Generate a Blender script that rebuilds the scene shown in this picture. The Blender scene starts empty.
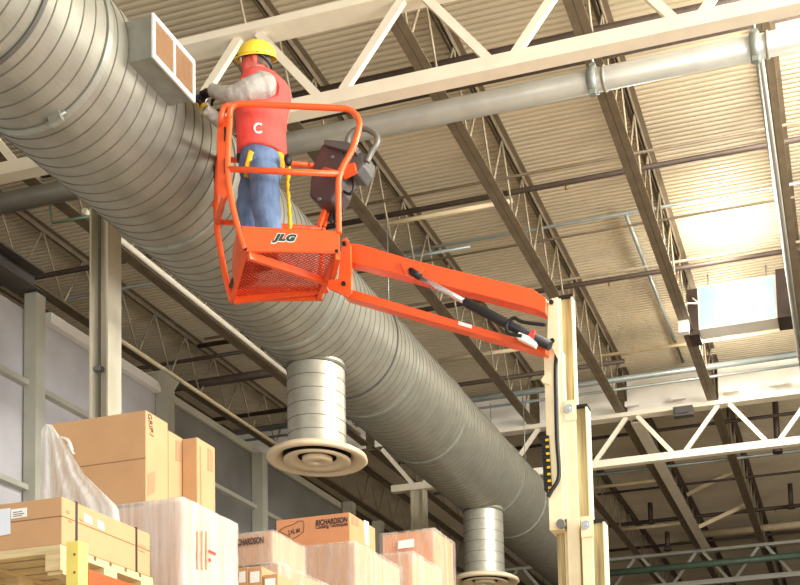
import bpy, bmesh, random
from math import *
from mathutils import Vector as V, Matrix, Euler, noise
random.seed(7)
S = bpy.context.scene
COL = S.collection
# ------------------------------------------------------------------ camera
F_, PX, PY, YAW, PIT, ROL = 1123.4, 575.0, 757.0, .25, .0822, .0339
R = Matrix.Rotation(YAW, 3, 'Z') @ Matrix.Rotation(PIT, 3, 'X') @ Matrix.Rotation(ROL, 3, 'Y')
CAM = V((0, 0, 1.6))
cd = bpy.data.cameras.new('camera'); co = bpy.data.objects.new('camera', cd); COL.objects.link(co)
cd.sensor_width = 36; cd.sensor_fit = 'HORIZONTAL'; cd.lens = F_ / 800 * 36
cd.shift_x = -(PX - 400) / 800; cd.shift_y = (PY - 292.5) / 800
cd.clip_start = .05; cd.clip_end = 300
co.matrix_world = Matrix.Translation(CAM) @ (R @ Matrix.Rotation(pi / 2, 3, 'X')).to_4x4()
S.camera = co
def ray(x, y): return R @ V(((x - PX) / F_, 1, -(y - PY) / F_))
def atY(x, y, Y): d = ray(x, y); return d * (Y / d.y) + CAM
def atX(x, y, X): d = ray(x, y); return d * (X / d.x) + CAM
def atZ(x, y, Z): d = ray(x, y); return d * ((Z - CAM.z) / d.z) + CAM
def onplane(x, y, p, n): d = ray(x, y); return d * ((p - CAM).dot(n) / d.dot(n)) + CAM
def proj(P):
    v = R.transposed() @ (V(P) - CAM)
    return (PX + F_ * v.x / v.y, PY - F_ * v.z / v.y, v.y)
# ------------------------------------------------------------------ materials
def lin(c):
    if isinstance(c, str):
        c = [int(c[i:i + 2], 16) / 255 for i in (0, 2, 4)]
    return tuple((x / 12.92 if x <= .04045 else ((x + .055) / 1.055) ** 2.4) for x in c) + (1,)
def mat(name, c, rough=.6, metal=0., var=.12, scale=6., bump=0., bscale=60., c2=None, stretch=None, emit=None, estr=0., spec=.4, coat=0):
    m = bpy.data.materials.new(name); m.use_nodes = True
    nt = m.node_tree; b = nt.nodes['Principled BSDF']
    b.inputs['Roughness'].default_value = rough; b.inputs['Metallic'].default_value = metal
    b.inputs['Specular IOR Level'].default_value = spec
    b.inputs['Coat Weight'].default_value = coat
    tc = nt.nodes.new('ShaderNodeTexCoord'); mp = nt.nodes.new('ShaderNodeMapping')
    nt.links.new(tc.outputs['Object'], mp.inputs[0])
    if stretch: mp.inputs['Scale'].default_value = stretch
    n = nt.nodes.new('ShaderNodeTexNoise'); n.inputs['Scale'].default_value = scale; n.inputs['Detail'].default_value = 5
    nt.links.new(mp.outputs[0], n.inputs[0])
    r = nt.nodes.new('ShaderNodeValToRGB'); a = lin(c)
    if c2: d = lin(c2)
    else: d = tuple(x * (1 - var) for x in a[:3]) + (1,)
    r.color_ramp.elements[0].color = d; r.color_ramp.elements[1].color = a
    r.color_ramp.elements[0].position = .35; r.color_ramp.elements[1].position = .62
    nt.links.new(n.outputs[0], r.inputs[0]); nt.links.new(r.outputs[0], b.inputs['Base Color'])
    if bump:
        n2 = nt.nodes.new('ShaderNodeTexNoise'); n2.inputs['Scale'].default_value = bscale; n2.inputs['Detail'].default_value = 4
        nt.links.new(mp.outputs[0], n2.inputs[0])
        bp_ = nt.nodes.new('ShaderNodeBump'); bp_.inputs['Strength'].default_value = bump; bp_.inputs['Distance'].default_value = .02
        nt.links.new(n2.outputs[0], bp_.inputs['Height']); nt.links.new(bp_.outputs[0], b.inputs['Normal'])
    if emit:
        b.inputs['Emission Color'].default_value = lin(emit); b.inputs['Emission Strength'].default_value = estr
    return m
def film(name, alpha_lo, alpha_hi, scale, stretch, c='f4f6f2'):
    m = mat(name, c, .18, 0, .05, 5, spec=.6)
    nt = m.node_tree; b = nt.nodes['Principled BSDF']
    tc = nt.nodes.new('ShaderNodeTexCoord'); mp = nt.nodes.new('ShaderNodeMapping'); mp.inputs['Scale'].default_value = stretch
    n = nt.nodes.new('ShaderNodeTexNoise'); n.inputs['Scale'].default_value = scale; n.inputs['Detail'].default_value = 6; n.inputs['Distortion'].default_value = .6
    r = nt.nodes.new('ShaderNodeMapRange'); r.inputs[1].default_value = .38; r.inputs[2].default_value = .68
    r.inputs[3].default_value = alpha_lo; r.inputs[4].default_value = alpha_hi
    nt.links.new(tc.outputs['Object'], mp.inputs[0]); nt.links.new(mp.outputs[0], n.inputs[0]); nt.links.new(n.outputs[0], r.inputs[0])
    tl = nt.nodes.new('ShaderNodeBsdfTranslucent'); tl.inputs[0].default_value = lin(c); tp = nt.nodes.new('ShaderNodeBsdfTransparent')
    m1 = nt.nodes.new('ShaderNodeMixShader'); m1.inputs[0].default_value = .5; m2 = nt.nodes.new('ShaderNodeMixShader'); ou = nt.nodes['Material Output']
    nt.links.new(b.outputs[0], m1.inputs[1]); nt.links.new(tl.outputs[0], m1.inputs[2])
    nt.links.new(r.outputs[0], m2.inputs[0]); nt.links.new(tp.outputs[0], m2.inputs[1]); nt.links.new(m1.outputs[0], m2.inputs[2]); nt.links.new(m2.outputs[0], ou.inputs[0])
    bp_ = nt.nodes.new('ShaderNodeBump'); bp_.inputs['Strength'].default_value = .25; bp_.inputs['Distance'].default_value = .02
    nt.links.new(n.outputs[0], bp_.inputs['Height']); nt.links.new(bp_.outputs[0], b.inputs['Normal'])
    return m
M = dict(
    deck=mat('roof deck steel', 'd3c4a6', .55, .0, .16, 1.2, stretch=(.35, 1, 1), spec=.5),
    galv=mat('galvanized duct', '979588', .46, .45, .14, 5, c2='8b897b', bump=.05, bscale=14, spec=.5),
    seam=mat('dark lock seam', '6c685b', .6, .2, .2, 9),  # seam ridges in a darker tone than the duct sheet
    galvd=mat('galvanized collar', 'a3a69c', .4, .5, .15, 9),
    galvl=mat('bright galvanized', 'c3c2b4', .36, .6, .14, 9, spec=.5),
    plate=mat('cream enamel', 'd6c6a6', .5, 0, .08, 5),
    dark=mat('dark void', '171513', .8, 0, .1),
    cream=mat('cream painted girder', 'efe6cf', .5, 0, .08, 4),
    joist=mat('brown joist primer', '7d6e58', .55, .1, .22, 5),
    joistl=mat('pale joist web', 'a3957c', .5, .15, .2, 6),
    pipe=mat('grey painted pipe', 'a5a398', .4, .35, .1, 5, spec=.5),
    pblack=mat('dark sprinkler pipe', '4d4036', .55, .2, .2, 7),
    cond=mat('galvanized conduit', '9aa19c', .4, .4, .12, 8),
    tan=mat('tan tube', 'd9c6a0', .5, 0, .1, 6),
    green=mat('green pipe', '59705c', .5, .1, .15, 6),
    brass=mat('sprinkler brass', '8a6b3c', .4, .6, .2, 20),
    white=mat('white paint', 'eeeade', .5, 0, .06, 4),
    orange=mat('orange lift paint', 'f2602a', .38, 0, .08, 9, coat=.25),
    lens=mat('lift cream paint', 'ecdfb8', .45, 0, .09, 7, coat=.15),
    groove=mat('greasy mast channel', 'd6c48e', .5, .05, .1, 2.2, c2='8a7a52', stretch=(8, 8, .5)),
    black=mat('black plastic', '1d1c1c', .5, 0, .2, 10),
    console=mat('console plastic', '4d3f3d', .45, 0, .15, 10),
    consolet=mat('console grey top', '5b5a57', .4, 0, .12, 10),
    grey=mat('grey tube', '77766f', .4, .3, .1, 8),
    chrome=mat('chrome rod', 'd6dcdc', .2, .85, .05, 8),
    yellow=mat('yellow hat plastic', 'fad944', .35, 0, .04, 8, coat=.3),
    ystrap=mat('yellow webbing', 'e3b21f', .7, 0, .15, 30),
    vest=mat('red orange vest cloth', 'ec554b', .8, 0, .1, 9, bump=.7, bscale=9),
    shirt=mat('grey shirt cloth', 'b0aca2', .85, 0, .22, 14, bump=.9, bscale=13),
    jeans=mat('blue denim', '667c9a', .9, 0, .1, 9, c2='526685', bump=.8, bscale=11, stretch=(1, 1, .7)),
    skin=mat('reddened skin', 'e0685a', .55, 0, .12, 12),  # base colour reddened for red light reflected off the vest
    hair=mat('grey brown hair', '6b574b', .8, 0, .4, 60, stretch=(1, 1, .3)),
    glove=mat('black glove', '23211c', .7, 0, .3, 20),
    gloveY=mat('yellow glove trim', 'c9a53a', .7, 0, .2, 20),
    boot=mat('brown boot', '4a3628', .6, 0, .2, 12),
    clear=None,
    umber=mat('backlit brown housing', '3b2d26', .6, 0, .2, 6),  # brown darkened to paint in the backlit shade of the lamp ends
    box=mat('corrugated cardboard', 'c49b70', .8, 0, .07, 5, bump=.05, bscale=40),
    box2=mat('pale cardboard', 'cfa583', .8, 0, .07, 5, bump=.05, bscale=40),
    boxd=mat('cardboard seam', '8d6a44', .9, 0, .1, 8),
    boxo=mat('orange tan cardboard', 'd6976a', .8, 0, .06, 5, bump=.05, bscale=40),
    ink=mat('dark print ink', '4b3a3a', .8, 0, .1, 30),
    inkr=mat('faded brown print', 'b08763', .8, 0, .1, 30),
    paper=mat('white label paper', 'f2f1ea', .7, 0, .04, 10),
    paperb=mat('bluish label paper', 'dfe7ef', .7, 0, .04, 10),
    redink=mat('red label print', 'd8463c', .7, 0, .1, 20),
    wood=mat('pale pallet wood', 'd8c394', .8, 0, .22, 5, stretch=(.6, .6, 6)),
    rackY=mat('yellow rack post paint', 'e6d56d', .45, 0, .08, 6),
    rackO=mat('orange rack beam paint', 'f0572a', .45, 0, .1, 6),
    band=mat('black strapping', '35322e', .5, 0, .1, 20),
    wallp=mat('grey wall panel', 'c2c1c4', .6, .1, .12, 2.5),
    wallg=mat('dark grey wall panel', '7c7a74', .6, .1, .25, 1.5),
    wallt=mat('white wall trim', 'e9e7e4', .5, 0, .05, 5),
    post=mat('grey green steel post', 'b4b3a4', .5, .1, .12, 3),
    postc=mat('cream steel column', 'd2cbb4', .5, .05, .12, 3, c2='b5b09a', stretch=(1, 1, .4)),
    beamd=mat('dark steel beam', '5d5a55', .5, .2, .15, 4),
    floor=mat('concrete floor', 'b3a794', .7, 0, .15, 1.5),
    back=mat('brown back wall', '6a5548', .8, 0, .25, .8),
    lampw=mat('lamp lens glow', 'ffffff', .4, emit='fff6e6', estr=14),
    lampb=mat('lamp bluish diffuser', '86a2b6', .4, emit='cfe6f6', estr=.3),
    film=film('stretch wrap film', .12, .55, 4, (3, 3, .35)),
    filmw=film('dense stretch wrap film', .5, .93, 4, (5, 5, .3)),
    filmt=film('loose stretch film', .68, 1.0, 7, (5, 1, .9), 'f6fbf8'),
)
# the galvanised spiral look: faint darker streaks come from the noise above only
m = bpy.data.materials.new('clear plastic'); m.use_nodes = True
b = m.node_tree.nodes['Principled BSDF']; b.inputs['Base Color'].default_value = (.9, .95, .95, 1); b.inputs['Alpha'].default_value = .3; b.inputs['Roughness'].default_value = .08
M['clear'] = m
# ------------------------------------------------------------------ mesh builder (world coordinates in, one object out)
class MB:
    def __init__(s): s.v = []; s.f = []; s.sm = []
    def add(s, vs, fs, smooth=False):
        o = len(s.v); s.v += [V(x) for x in vs]
        for f in fs: s.f.append([i + o for i in f]); s.sm.append(smooth)
        return s
    def hexa(s, p):
        return s.add(p, [(0, 3, 2, 1), (4, 5, 6, 7), (0, 1, 5, 4), (1, 2, 6, 5), (2, 3, 7, 6), (3, 0, 4, 7)])
    def box(s, a, b):
        x0, y0, z0 = a; x1, y1, z1 = b
        return s.hexa([(x0, y0, z0), (x1, y0, z0), (x1, y1, z0), (x0, y1, z0), (x0, y0, z1), (x1, y0, z1), (x1, y1, z1), (x0, y1, z1)])
    def bar(s, a, b, w, h, up=(0, 0, 1)):
        a = V(a); b = V(b); d = (b - a).normalized(); u = V(up)
        x = d.cross(u)
        if x.length < 1e-4: x = d.cross(V((0, 1, 0)))
        x.normalize(); z = x.cross(d).normalized(); x = x * w / 2; z = z * h / 2
        return s.hexa([a - x - z, a + x - z, a + x + z, a - x + z, b - x - z, b + x - z, b + x + z, b - x + z])
    def prism(s, poly, d):
        n = len(poly); poly = [V(p) for p in poly]; d = V(d)
        vs = poly + [p + d for p in poly]
        fs = [tuple(range(n))[::-1], tuple(range(n, 2 * n))] + [(i, (i + 1) % n, (i + 1) % n + n, i + n) for i in range(n)]
        return s.add(vs, fs)
    def tube(s, pts, r, n=10, cap=True, smooth=True, flat=1.):
        pts = [V(p) for p in pts]; k = len(pts)
        rs = r if isinstance(r, (list, tuple)) else [r] * k
        t = [(pts[min(i + 1, k - 1)] - pts[max(i - 1, 0)]).normalized() for i in range(k)]
        u = t[0].orthogonal().normalized(); vs = []
        for i in range(k):
            u = (u - t[i] * u.dot(t[i])).normalized(); w = t[i].cross(u)
            for j in range(n):
                a = 2 * pi * j / n; vs.append(pts[i] + (u * cos(a) + w * sin(a) * flat) * rs[i])
        fs = [(i * n + j, i * n + (j + 1) % n, (i + 1) * n + (j + 1) % n, (i + 1) * n + j) for i in range(k - 1) for j in range(n)]
        s.add(vs, fs, smooth)
        if cap:
            o = len(s.v) - k * n
            s.f.append([o + j for j in range(n)][::-1]); s.sm.append(False)
            s.f.append([o + (k - 1) * n + j for j in range(n)]); s.sm.append(False)
        return s
    def loft(s, rings, n=20, cap=True, p=2.):
        vs = []
        for c, u, w in rings:
            for j in range(n):
                a = 2 * pi * j / n; ca, sa = cos(a), sin(a)
                vs.append(V(c) + V(u) * copysign(abs(ca) ** (2 / p), ca) + V(w) * copysign(abs(sa) ** (2 / p), sa))
        k = len(rings)
        fs = [(i * n + j, i * n + (j + 1) % n, (i + 1) * n + (j + 1) % n, (i + 1) * n + j) for i in range(k - 1) for j in range(n)]
        if cap: fs += [tuple(range(n))[::-1], tuple((k - 1) * n + j for j in range(n))]
        return s.add(vs, fs, True)
    def lathe(s, c, axis, prof, n=48, smooth=True, closed=False):
        c = V(c); ax = V(axis).normalized(); u = ax.orthogonal().normalized(); w = ax.cross(u)
        vs = [c + ax * h + (u * cos(2 * pi * j / n) + w * sin(2 * pi * j / n)) * r for h, r in prof for j in range(n)]
        k = len(prof)
        fs = [(i * n + j, i * n + (j + 1) % n, (i + 1) * n + (j + 1) % n, (i + 1) * n + j) for i in range(k - 1) for j in range(n)]
        if closed: fs += [((k - 1) * n + j, (k - 1) * n + (j + 1) % n, (j + 1) % n, j) for j in range(n)]
        return s.add(vs, fs, smooth)
    def ball(s, c, u, v, w, n=16, m=10):
        vs = []; fs = []
        for i in range(m + 1):
            th = pi * i / m
            for j in range(n):
                a = 2 * pi * j / n
                vs.append(V(c) + V(u) * (sin(th) * cos(a)) + V(v) * (sin(th) * sin(a)) + V(w) * cos(th))
        for i in range(m):
            for j in range(n): fs.append((i * n + j, i * n + (j + 1) % n, (i + 1) * n + (j + 1) % n, (i + 1) * n + j))
        return s.add(vs, fs, True)
    def build(s, name, m, parent=None, bevel=0., sub=0, fix=True):
        o0 = world_loc(parent) if parent else V((0, 0, 0))
        me = bpy.data.meshes.new(name)
        me.from_pydata([v - o0 for v in s.v], [], s.f)
        me.polygons.foreach_set('use_smooth', s.sm)
        if fix:
            bm = bmesh.new(); bm.from_mesh(me); bmesh.ops.remove_doubles(bm, verts=bm.verts, dist=1e-6)
            bmesh.ops.recalc_face_normals(bm, faces=bm.faces); bm.to_mesh(me); bm.free()
        me.materials.append(M[m] if isinstance(m, str) else m)
        ob = bpy.data.objects.new(name, me); COL.objects.link(ob)
        if parent: ob.parent = parent
        if bevel:
            md = ob.modifiers.new('bevel', 'BEVEL'); md.width = bevel; md.segments = 2; md.limit_method = 'ANGLE'
        return ob
def world_loc(o):
    p = V((0, 0, 0))
    while o: p = p + o.location; o = o.parent
    return p
def tag(o, label, cat, group=None):
    o['label'] = label; o['category'] = cat
    if group: o['group'] = group
    return o
def thing(name, loc, label, cat, group=None):
    o = bpy.data.objects.new(name, None); COL.objects.link(o); o.location = V(loc); o.empty_display_size = .1
    return tag(o, label, cat, group)
def structure(o): o['kind'] = 'structure'; return o
def copy_thing(root, delta, label, group=None):
    def rec(o, par):
        c = o.copy(); COL.objects.link(c); c.parent = par
        for ch in o.children: rec(ch, c)
        return c
    r = rec(root, None); r.location = root.location + V(delta); r['label'] = label
    if group: r['group'] = group
    return r
def remesh(ob, vox, smooth=2):
    md = ob.modifiers.new('r', 'REMESH'); md.mode = 'VOXEL'; md.voxel_size = vox; md.use_smooth_shade = True
    if smooth:
        sm = ob.modifiers.new('s', 'SMOOTH'); sm.iterations = smooth; sm.factor = .5
    dg = bpy.context.evaluated_depsgraph_get(); dg.update()
    me = bpy.data.meshes.new_from_object(ob.evaluated_get(dg)); mt = ob.data.materials[0]
    ob.modifiers.clear(); old = ob.data; ob.data = me
    me.materials.clear(); me.materials.append(mt); bpy.data.meshes.remove(old)
    me.polygons.foreach_set('use_smooth', [True] * len(me.polygons))
    return ob
def text(name, body, m, parent, origin, xdir, ydir, size, thick=.001, offset=0., shear=0., spacing=1., width=None):
    cu = bpy.data.curves.new(name, 'FONT'); cu.body = body; cu.size = size; cu.extrude = thick; cu.offset = offset; cu.shear = shear; cu.space_character = spacing
    tmp = bpy.data.objects.new(name, cu); COL.objects.link(tmp)
    dg = bpy.context.evaluated_depsgraph_get(); dg.update()
    me = bpy.data.meshes.new_from_object(tmp.evaluated_get(dg)); bpy.data.objects.remove(tmp); bpy.data.curves.remove(cu)
    x = V(xdir).normalized(); y = V(ydir).normalized(); z = x.cross(y)
    if width:
        w0 = max(v.co.x for v in me.vertices) - min(v.co.x for v in me.vertices); k = width / w0
        for v in me.vertices: v.co.x *= k
    mx = Matrix((x, y, z)).transposed()
    o0 = world_loc(parent)
    for v in me.vertices: v.co = mx @ v.co + V(origin) - o0
    me.materials.clear(); me.materials.append(M[m] if isinstance(m, str) else m)
    ob = bpy.data.objects.new(name, me); COL.objects.link(ob); ob.parent = parent
    return ob
def curve(pts, n=6):   # Catmull-Rom through points
    pts = [V(p) for p in pts]; out = []
    for i in range(len(pts) - 1):
        p0 = pts[max(i - 1, 0)]; p1 = pts[i]; p2 = pts[i + 1]; p3 = pts[min(i + 2, len(pts) - 1)]
        for k in range(n):
            t = k / n
            out.append(.5 * ((2 * p1) + (p2 - p0) * t + (2 * p0 - 5 * p1 + 4 * p2 - p3) * t * t + (3 * p1 - p0 - 3 * p2 + p3) * t ** 3))
    return out + [pts[-1]]
ORD = ['first', 'second', 'third', 'fourth', 'fifth', 'sixth', 'seventh', 'eighth', 'ninth', 'tenth', 'eleventh', 'twelfth', 'thirteenth', 'fourteenth']
# ------------------------------------------------------------------ the setting
structure(MB().box((-34, -4, -.2), (14, 52, 0)).build('floor', 'floor'))
ROOF = 10.40
mb = MB(); ys = []; zs = []
y = 2.0
while y < 51:
    for dy, z in ((0, 0), (.034, 0), (.042, .03), (.074, .03)): ys.append(y + dy); zs.append(ROOF + z)
    y += .082
n = len(ys); vs = []
for i in range(n): vs += [(-34, ys[i], zs[i]), (8, ys[i], zs[i])]
mb.add(vs, [(2 * i, 2 * i + 1, 2 * i + 3, 2 * i + 2) for i in range(n - 1)])
structure(mb.build('ceiling', 'deck', fix=False))
structure(MB().box((-34, 51, 0), (14, 51.2, ROOF + .1)).build('wall_back', 'back'))
structure(MB().box((-34.2, -4, 0), (-34, 51, ROOF + .1)).build('wall_left', 'back'))
structure(MB().box((8, 20, 0), (8.2, 51, ROOF + .1)).build('wall_right_blocker', 'back'))  # unseen wall, added to keep ambient light off the far bays
# ------------------------------------------------------------------ roof joists (open web), bay by bay
DX = 1.662; X0 = -.56
GY = [9.045, 19.5, 29.4, 39.2]          # girder lines
JB = 9.45; JT = ROOF - .002
def joist_proto(L):
    j = thing('roof_joist', (0, 0, JB), '', 'roof joist', None)
    mb = MB()
    for sx in (-1, 1):      # bottom chord: two angles back to back
        mb.box((min(sx * .003, sx * .088), 0, JB), (max(sx * .003, sx * .088), L, JB + .012)); mb.box((min(sx * .003, sx * .015), 0, JB + .012), (max(sx * .003, sx * .015), L, JB + .09))
    mb.build('bottom_chord', 'joist', j)
    mb = MB()
    for sx in (-1, 1):
        mb.box((sx * .012, 0, JT - .012), (sx * .085, L, JT)); mb.box((sx * .012, 0, JT - .085), (sx * .024, L, JT - .012))
    mb.build('top_chord', 'joist', j)
    np_ = int(L / .42); pts = []
    for i in range(np_ + 1): pts.append((0, .05 + (L - .1) * i / np_, (JB + .05) if i % 2 else (JT - .05)))
    mb = MB()
    for a, b_ in zip(pts, pts[1:]): mb.tube([a, b_], .015, 6)
    mb.build('web_rod', 'joistl', j)
    return j
bays = [(-1.0, 8.93, 'in the bay above and before the worker'), (9.19, 10.18, 'in the bay right behind the worker'), (19.64, 9.62, 'in the second bay beyond the far girder'), (29.54, 9.52, 'in the third bay beyond two girders'), (39.35, 9.7, 'in the last bay by the back wall')]
protos = {}
HID = (7.67 - 1.6, -5.66)
for bi, (y0, L, bt) in enumerate(bays):
    cnt = 0
    for k in range(17):
        x = X0 - DX * k
        vis = False
        for i in range(41):
            for z in (JB, JT - .05):
                yy = y0 + L * i / 40
                if yy < 1: continue
                p = proj((x, yy, z))
                if 0 < p[0] < 800 and 0 < p[1] < 585:
                    a = degrees(atan2(z - 1.6, -x))
                    if not (42.6 < a < 51.3): vis = True
        if not vis: continue
        lab = 'brown open-web roof joist, %s from the right %s' % (ORD[cnt], bt)
        cnt += 1
        key = round(L, 2)
        if key not in protos:
            j = joist_proto(L); protos[key] = j; j.location = (x, y0, JB); j['label'] = lab; j['group'] = 'roof joists'
        else:
            p0 = protos[key]; copy_thing(p0, V((x, y0, JB)) - p0.location, lab, 'roof joists')
# ------------------------------------------------------------------ girder trusses across the hall
def girder(yc, xl, xr, label, mcol='cream', off=0.):
    g = thing('girder_truss', ((xl + xr) / 2, yc, 8.5), label, 'girder', 'girder trusses')
    mb = MB(); mb.box((xl, yc - .07, 8.5), (xr, yc + .07, 8.63))
    mb.build('bottom_chord', mcol, g)
    mb = MB(); mb.box((xl, yc - .11, JB - .08), (xr, yc + .11, JB - .005)); mb.build('top_chord', mcol, g)
    k = 0
    while X0 - DX * k > xl + DX * .6:
        xt = X0 - DX * k + off; xb = xt - DX / 2
        for a, c in (((xb + .12, yc - .03, 8.62), (xt - .1, yc - .03, JB - .075)), ((xb - .12, yc - .03, 8.62), (xt - DX + .1, yc - .03, JB - .075))):
            if a[0] < xr:
                w = MB(); w.bar(a, c, .078, .05, (0, 1, 0)); w.build('web_member', mcol, g)
        k += 1
    return g
girder(GY[0], -13.2, 2.2, 'cream girder truss directly behind the worker, running under the near roof', off=.3)
girder(GY[1], -8.4, 2.2, 'cream girder truss right of the lift mast, at mid height', off=.19)
girder(GY[2], -14.2, 1.2, 'pale girder truss at the lower right corner, behind the green pipe', 'post')
# closing strip of white sheet above the second girder, between the joists
mb = MB()
for k in range(0, 9):
    xa = X0 - DX * k - .1; xb_ = X0 - DX * (k + 1) + .1
    mb.box((xb_, 19.55, 9.47), (xa, 19.58, 10.08))
structure(mb.build('trim_1', 'white'))
# ------------------------------------------------------------------ transverse pipes, rods and conduits
def xpipe(name, p0, p1, Z, r, m, label, cat, x0=None, x1=None, extra=None, group=None):
    a = atZ(*p0, Z); b_ = atZ(*p1, Z); Y = (a.y + b_.y) / 2
    xa = a.x if x0 is None else x0; xb = b_.x if x1 is None else x1
    o = thing(name, ((xa + xb) / 2, Y, Z), label, cat, group)
    MB().tube([(xa, Y, Z), (xb, Y, Z)], r, 14 if r > .05 else 8).build('tube', m, o)
    if extra:
        for x in extra:
            MB().tube([(x, Y, Z - r * .6), (x, Y, Z - r - .06)], .016, 8).build('sprinkler_head', 'brass', o)
    return o, Y
# big roof drain pipe with couplings
o, YP = xpipe('drain_pipe', (400, 116.5), (800, 43), 9.12, .108, 'pipe', 'thick grey pipe with clamp couplings hung below the joists behind the worker', 'pipe', x0=-13.5, x1=1.8)
for px, py in ((593, 77), (755, 46)):
    c = atY(px, py, YP)
    q = MB().tube([(c.x - .045, YP, 9.12), (c.x + .045, YP, 9.12)], .128, 24); q.box((c.x - .03, YP - .06, 8.95), (c.x + .03, YP + .0, 9.0)).box((c.x - .03, YP - .03, 9.24), (c.x + .03, YP + .03, 9.29)); q.build('coupling', 'cond', o)
    MB().tube([(c.x + .1, YP, 9.12), (c.x + .13, YP, 9.12)], .12, 24).build('flange_ring', 'pipe', o)
    MB().tube([(c.x, YP, 9.3), (c.x, YP, 9.47)], .014, 8).build('hanger_rod', 'cond', o)
# small downpipe at the right coupling
a = atY(757, 62, YP); b_ = atY(775, 160, YP + 2.2)
o = thing('branch_pipe', (a + b_) / 2, 'slim grey pipe running back from the thick pipe at the right edge', 'pipe')
MB().tube([(a.x, YP + .16, 9.12), (a.x, YP + .3, 9.3), (a.x, GY[1] - 1.6, 9.33)], .045, 12).build('tube', 'pipe', o)
lines = [
 ('brace_angle', (380, 78), (590, 33), 9.98, .045, 'pblack', 'dark brace angle seen just above the near girder bottom chord', 'brace', -9, 1.6, None),
 ('brace_angle', (400, 98), (590, 59), 9.75, .04, 'pblack', 'dark brace angle running just above the thick pipe', 'brace', -9, 1.6, None),
 ('bracing_rod', (340, 209), (628, 155), 9.95, .018, 'joist', 'thin brown bracing rod crossing above the jib, nearest the thick pipe', 'rod', -9, 1.0, None),
 ('sprinkler_pipe', (340, 225), (628, 170), 9.85, .034, 'pblack', 'dark sprinkler pipe with one head, crossing above the jib', 'pipe', -9, 1.0, [atZ(565, 180, 9.85).x]),
 ('tan_tube', (345, 232), (512, 200), 9.8, .03, 'tan', 'pale tan tube ending under a joist above the jib', 'tube', None, None, None),
 ('conduit', (406, 246), (778, 193), 10.2, .022, 'cond', 'grey conduit running across the deck above the jib and mast', 'conduit', -8.5, .6, None),
 ('conduit', (352, 268), (470, 246), 10.1, .025, 'cond', 'short grey conduit just above the upper jib arm', 'conduit', None, None, None),
 ('sprinkler_pipe', (516, 295), (785, 251), 9.9, .036, 'pblack', 'brown sprinkler pipe crossing above the mast top', 'pipe', -10, .9, [atZ(610, 282, 9.9).x]),
 ('bracing_rod', (516, 288), (785, 244), 10.1, .02, 'joistl', 'thin pale rod just above the brown sprinkler pipe over the mast', 'rod', -10, .9, None),
 ('bracing_rod', (430, 262), (640, 222), 10.0, .016, 'joist', 'thin brown bracing rod just below the long grey conduit', 'rod', -8, 1, None),
 ('tan_tube', (432, 362), (545, 345), 9.85, .035, 'tan', 'pale tan tube running behind the lower jib arm', 'tube', -6.5, None, None),
 ('sprinkler_pipe', (460, 385), (545, 372), 9.75, .04, 'pblack', 'dark sprinkler pipe behind the mast carriage near the duct', 'pipe', -12, -3.5, None),
 ('tan_tube', (600, 356), (795, 328), 9.9, .03, 'tan', 'pale tube running below the bluish lamp', 'tube', -4.6, .5, None),
 ('conduit', (470, 402), (800, 352), 9.8, .055, 'cond', 'grey pipe in front of the white strip over the far girder', 'pipe', -13, .8, None),
 ('conduit', (470, 412), (800, 362), 9.62, .025, 'cond', 'thin conduit just below the grey pipe over the far girder', 'conduit', -13, .8, None),
 ('conduit', (600, 476), (800, 449), 9.6, .035, 'cond', 'grey conduit just below the far girder truss', 'conduit', -9, .8, None),
 ('sprinkler_pipe', (600, 440), (800, 410), 9.75, .035, 'pblack', 'dark pipe seen through the far girder webs', 'pipe', -9, .8, None),
 ('tan_tube', (600, 488), (668, 478), 9.8, .04, 'tan', 'short pale tube right of the mast below the far girder', 'tube', -6, None, None),
 ('bracing_rod', (612, 494), (800, 470), 10.0, .03, 'pblack', 'thin dark rod second below the far girder at the right', 'rod', -9, .8, None),
 ('sprinkler_pipe', (618, 527), (800, 503), 9.8, .05, 'pblack', 'dark sprinkler pipe in the third bay with two heads', 'pipe', -9, .6, [atZ(683, 518, 9.8).x, atZ(775, 506, 9.8).x]),
 ('tan_tube', (622, 530), (688, 522), 9.6, .045, 'tan', 'pale tube below the dark sprinkler pipe near the mast', 'tube', None, None, None),
 ('tan_tube', (700, 536), (800, 523), 10.1, .10, 'tan', 'broad pale beam strip low at the right edge', 'tube', None, .4, None),
 ('bracing_rod', (610, 552), (800, 530), 10.0, .04, 'pblack', 'dark rod above the green pipe at the lower right', 'rod', -9, .5, None),
 ('green_pipe', (618, 574), (800, 553.5), 8.75, .085, 'green', 'green pipe in front of the lowest girder truss', 'pipe', -7, .5, None),
 ('sprinkler_pipe', (0, 285), (230, 240), 9.85, .035, 'pblack', 'dark sprinkler pipe behind the cream column at the left', 'pipe', -16, -7.6, None),
 ('tan_tube', (20, 308), (230, 268), 9.95, .02, 'cond', 'thin grey rod behind the cream column at the left', 'rod', -16, -7.6, None),
 ('sprinkler_pipe', (130, 398), (290, 366), 9.75, .07, 'pblack', 'thick dark pipe at left of the upper diffuser', 'pipe', -17, -8.2, None),
 ('sprinkler_pipe', (130, 372), (270, 345), 9.9, .03, 'pblack', 'thin dark pipe crossing the bays left of the upper diffuser', 'pipe', -17, -8.4, None),
]
for nm, p0, p1, Z, r, m_, lab, cat, x0, x1, ex in lines:
    xpipe(nm, p0, p1, Z, r, m_, lab, cat, x0, x1, ex)
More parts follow.
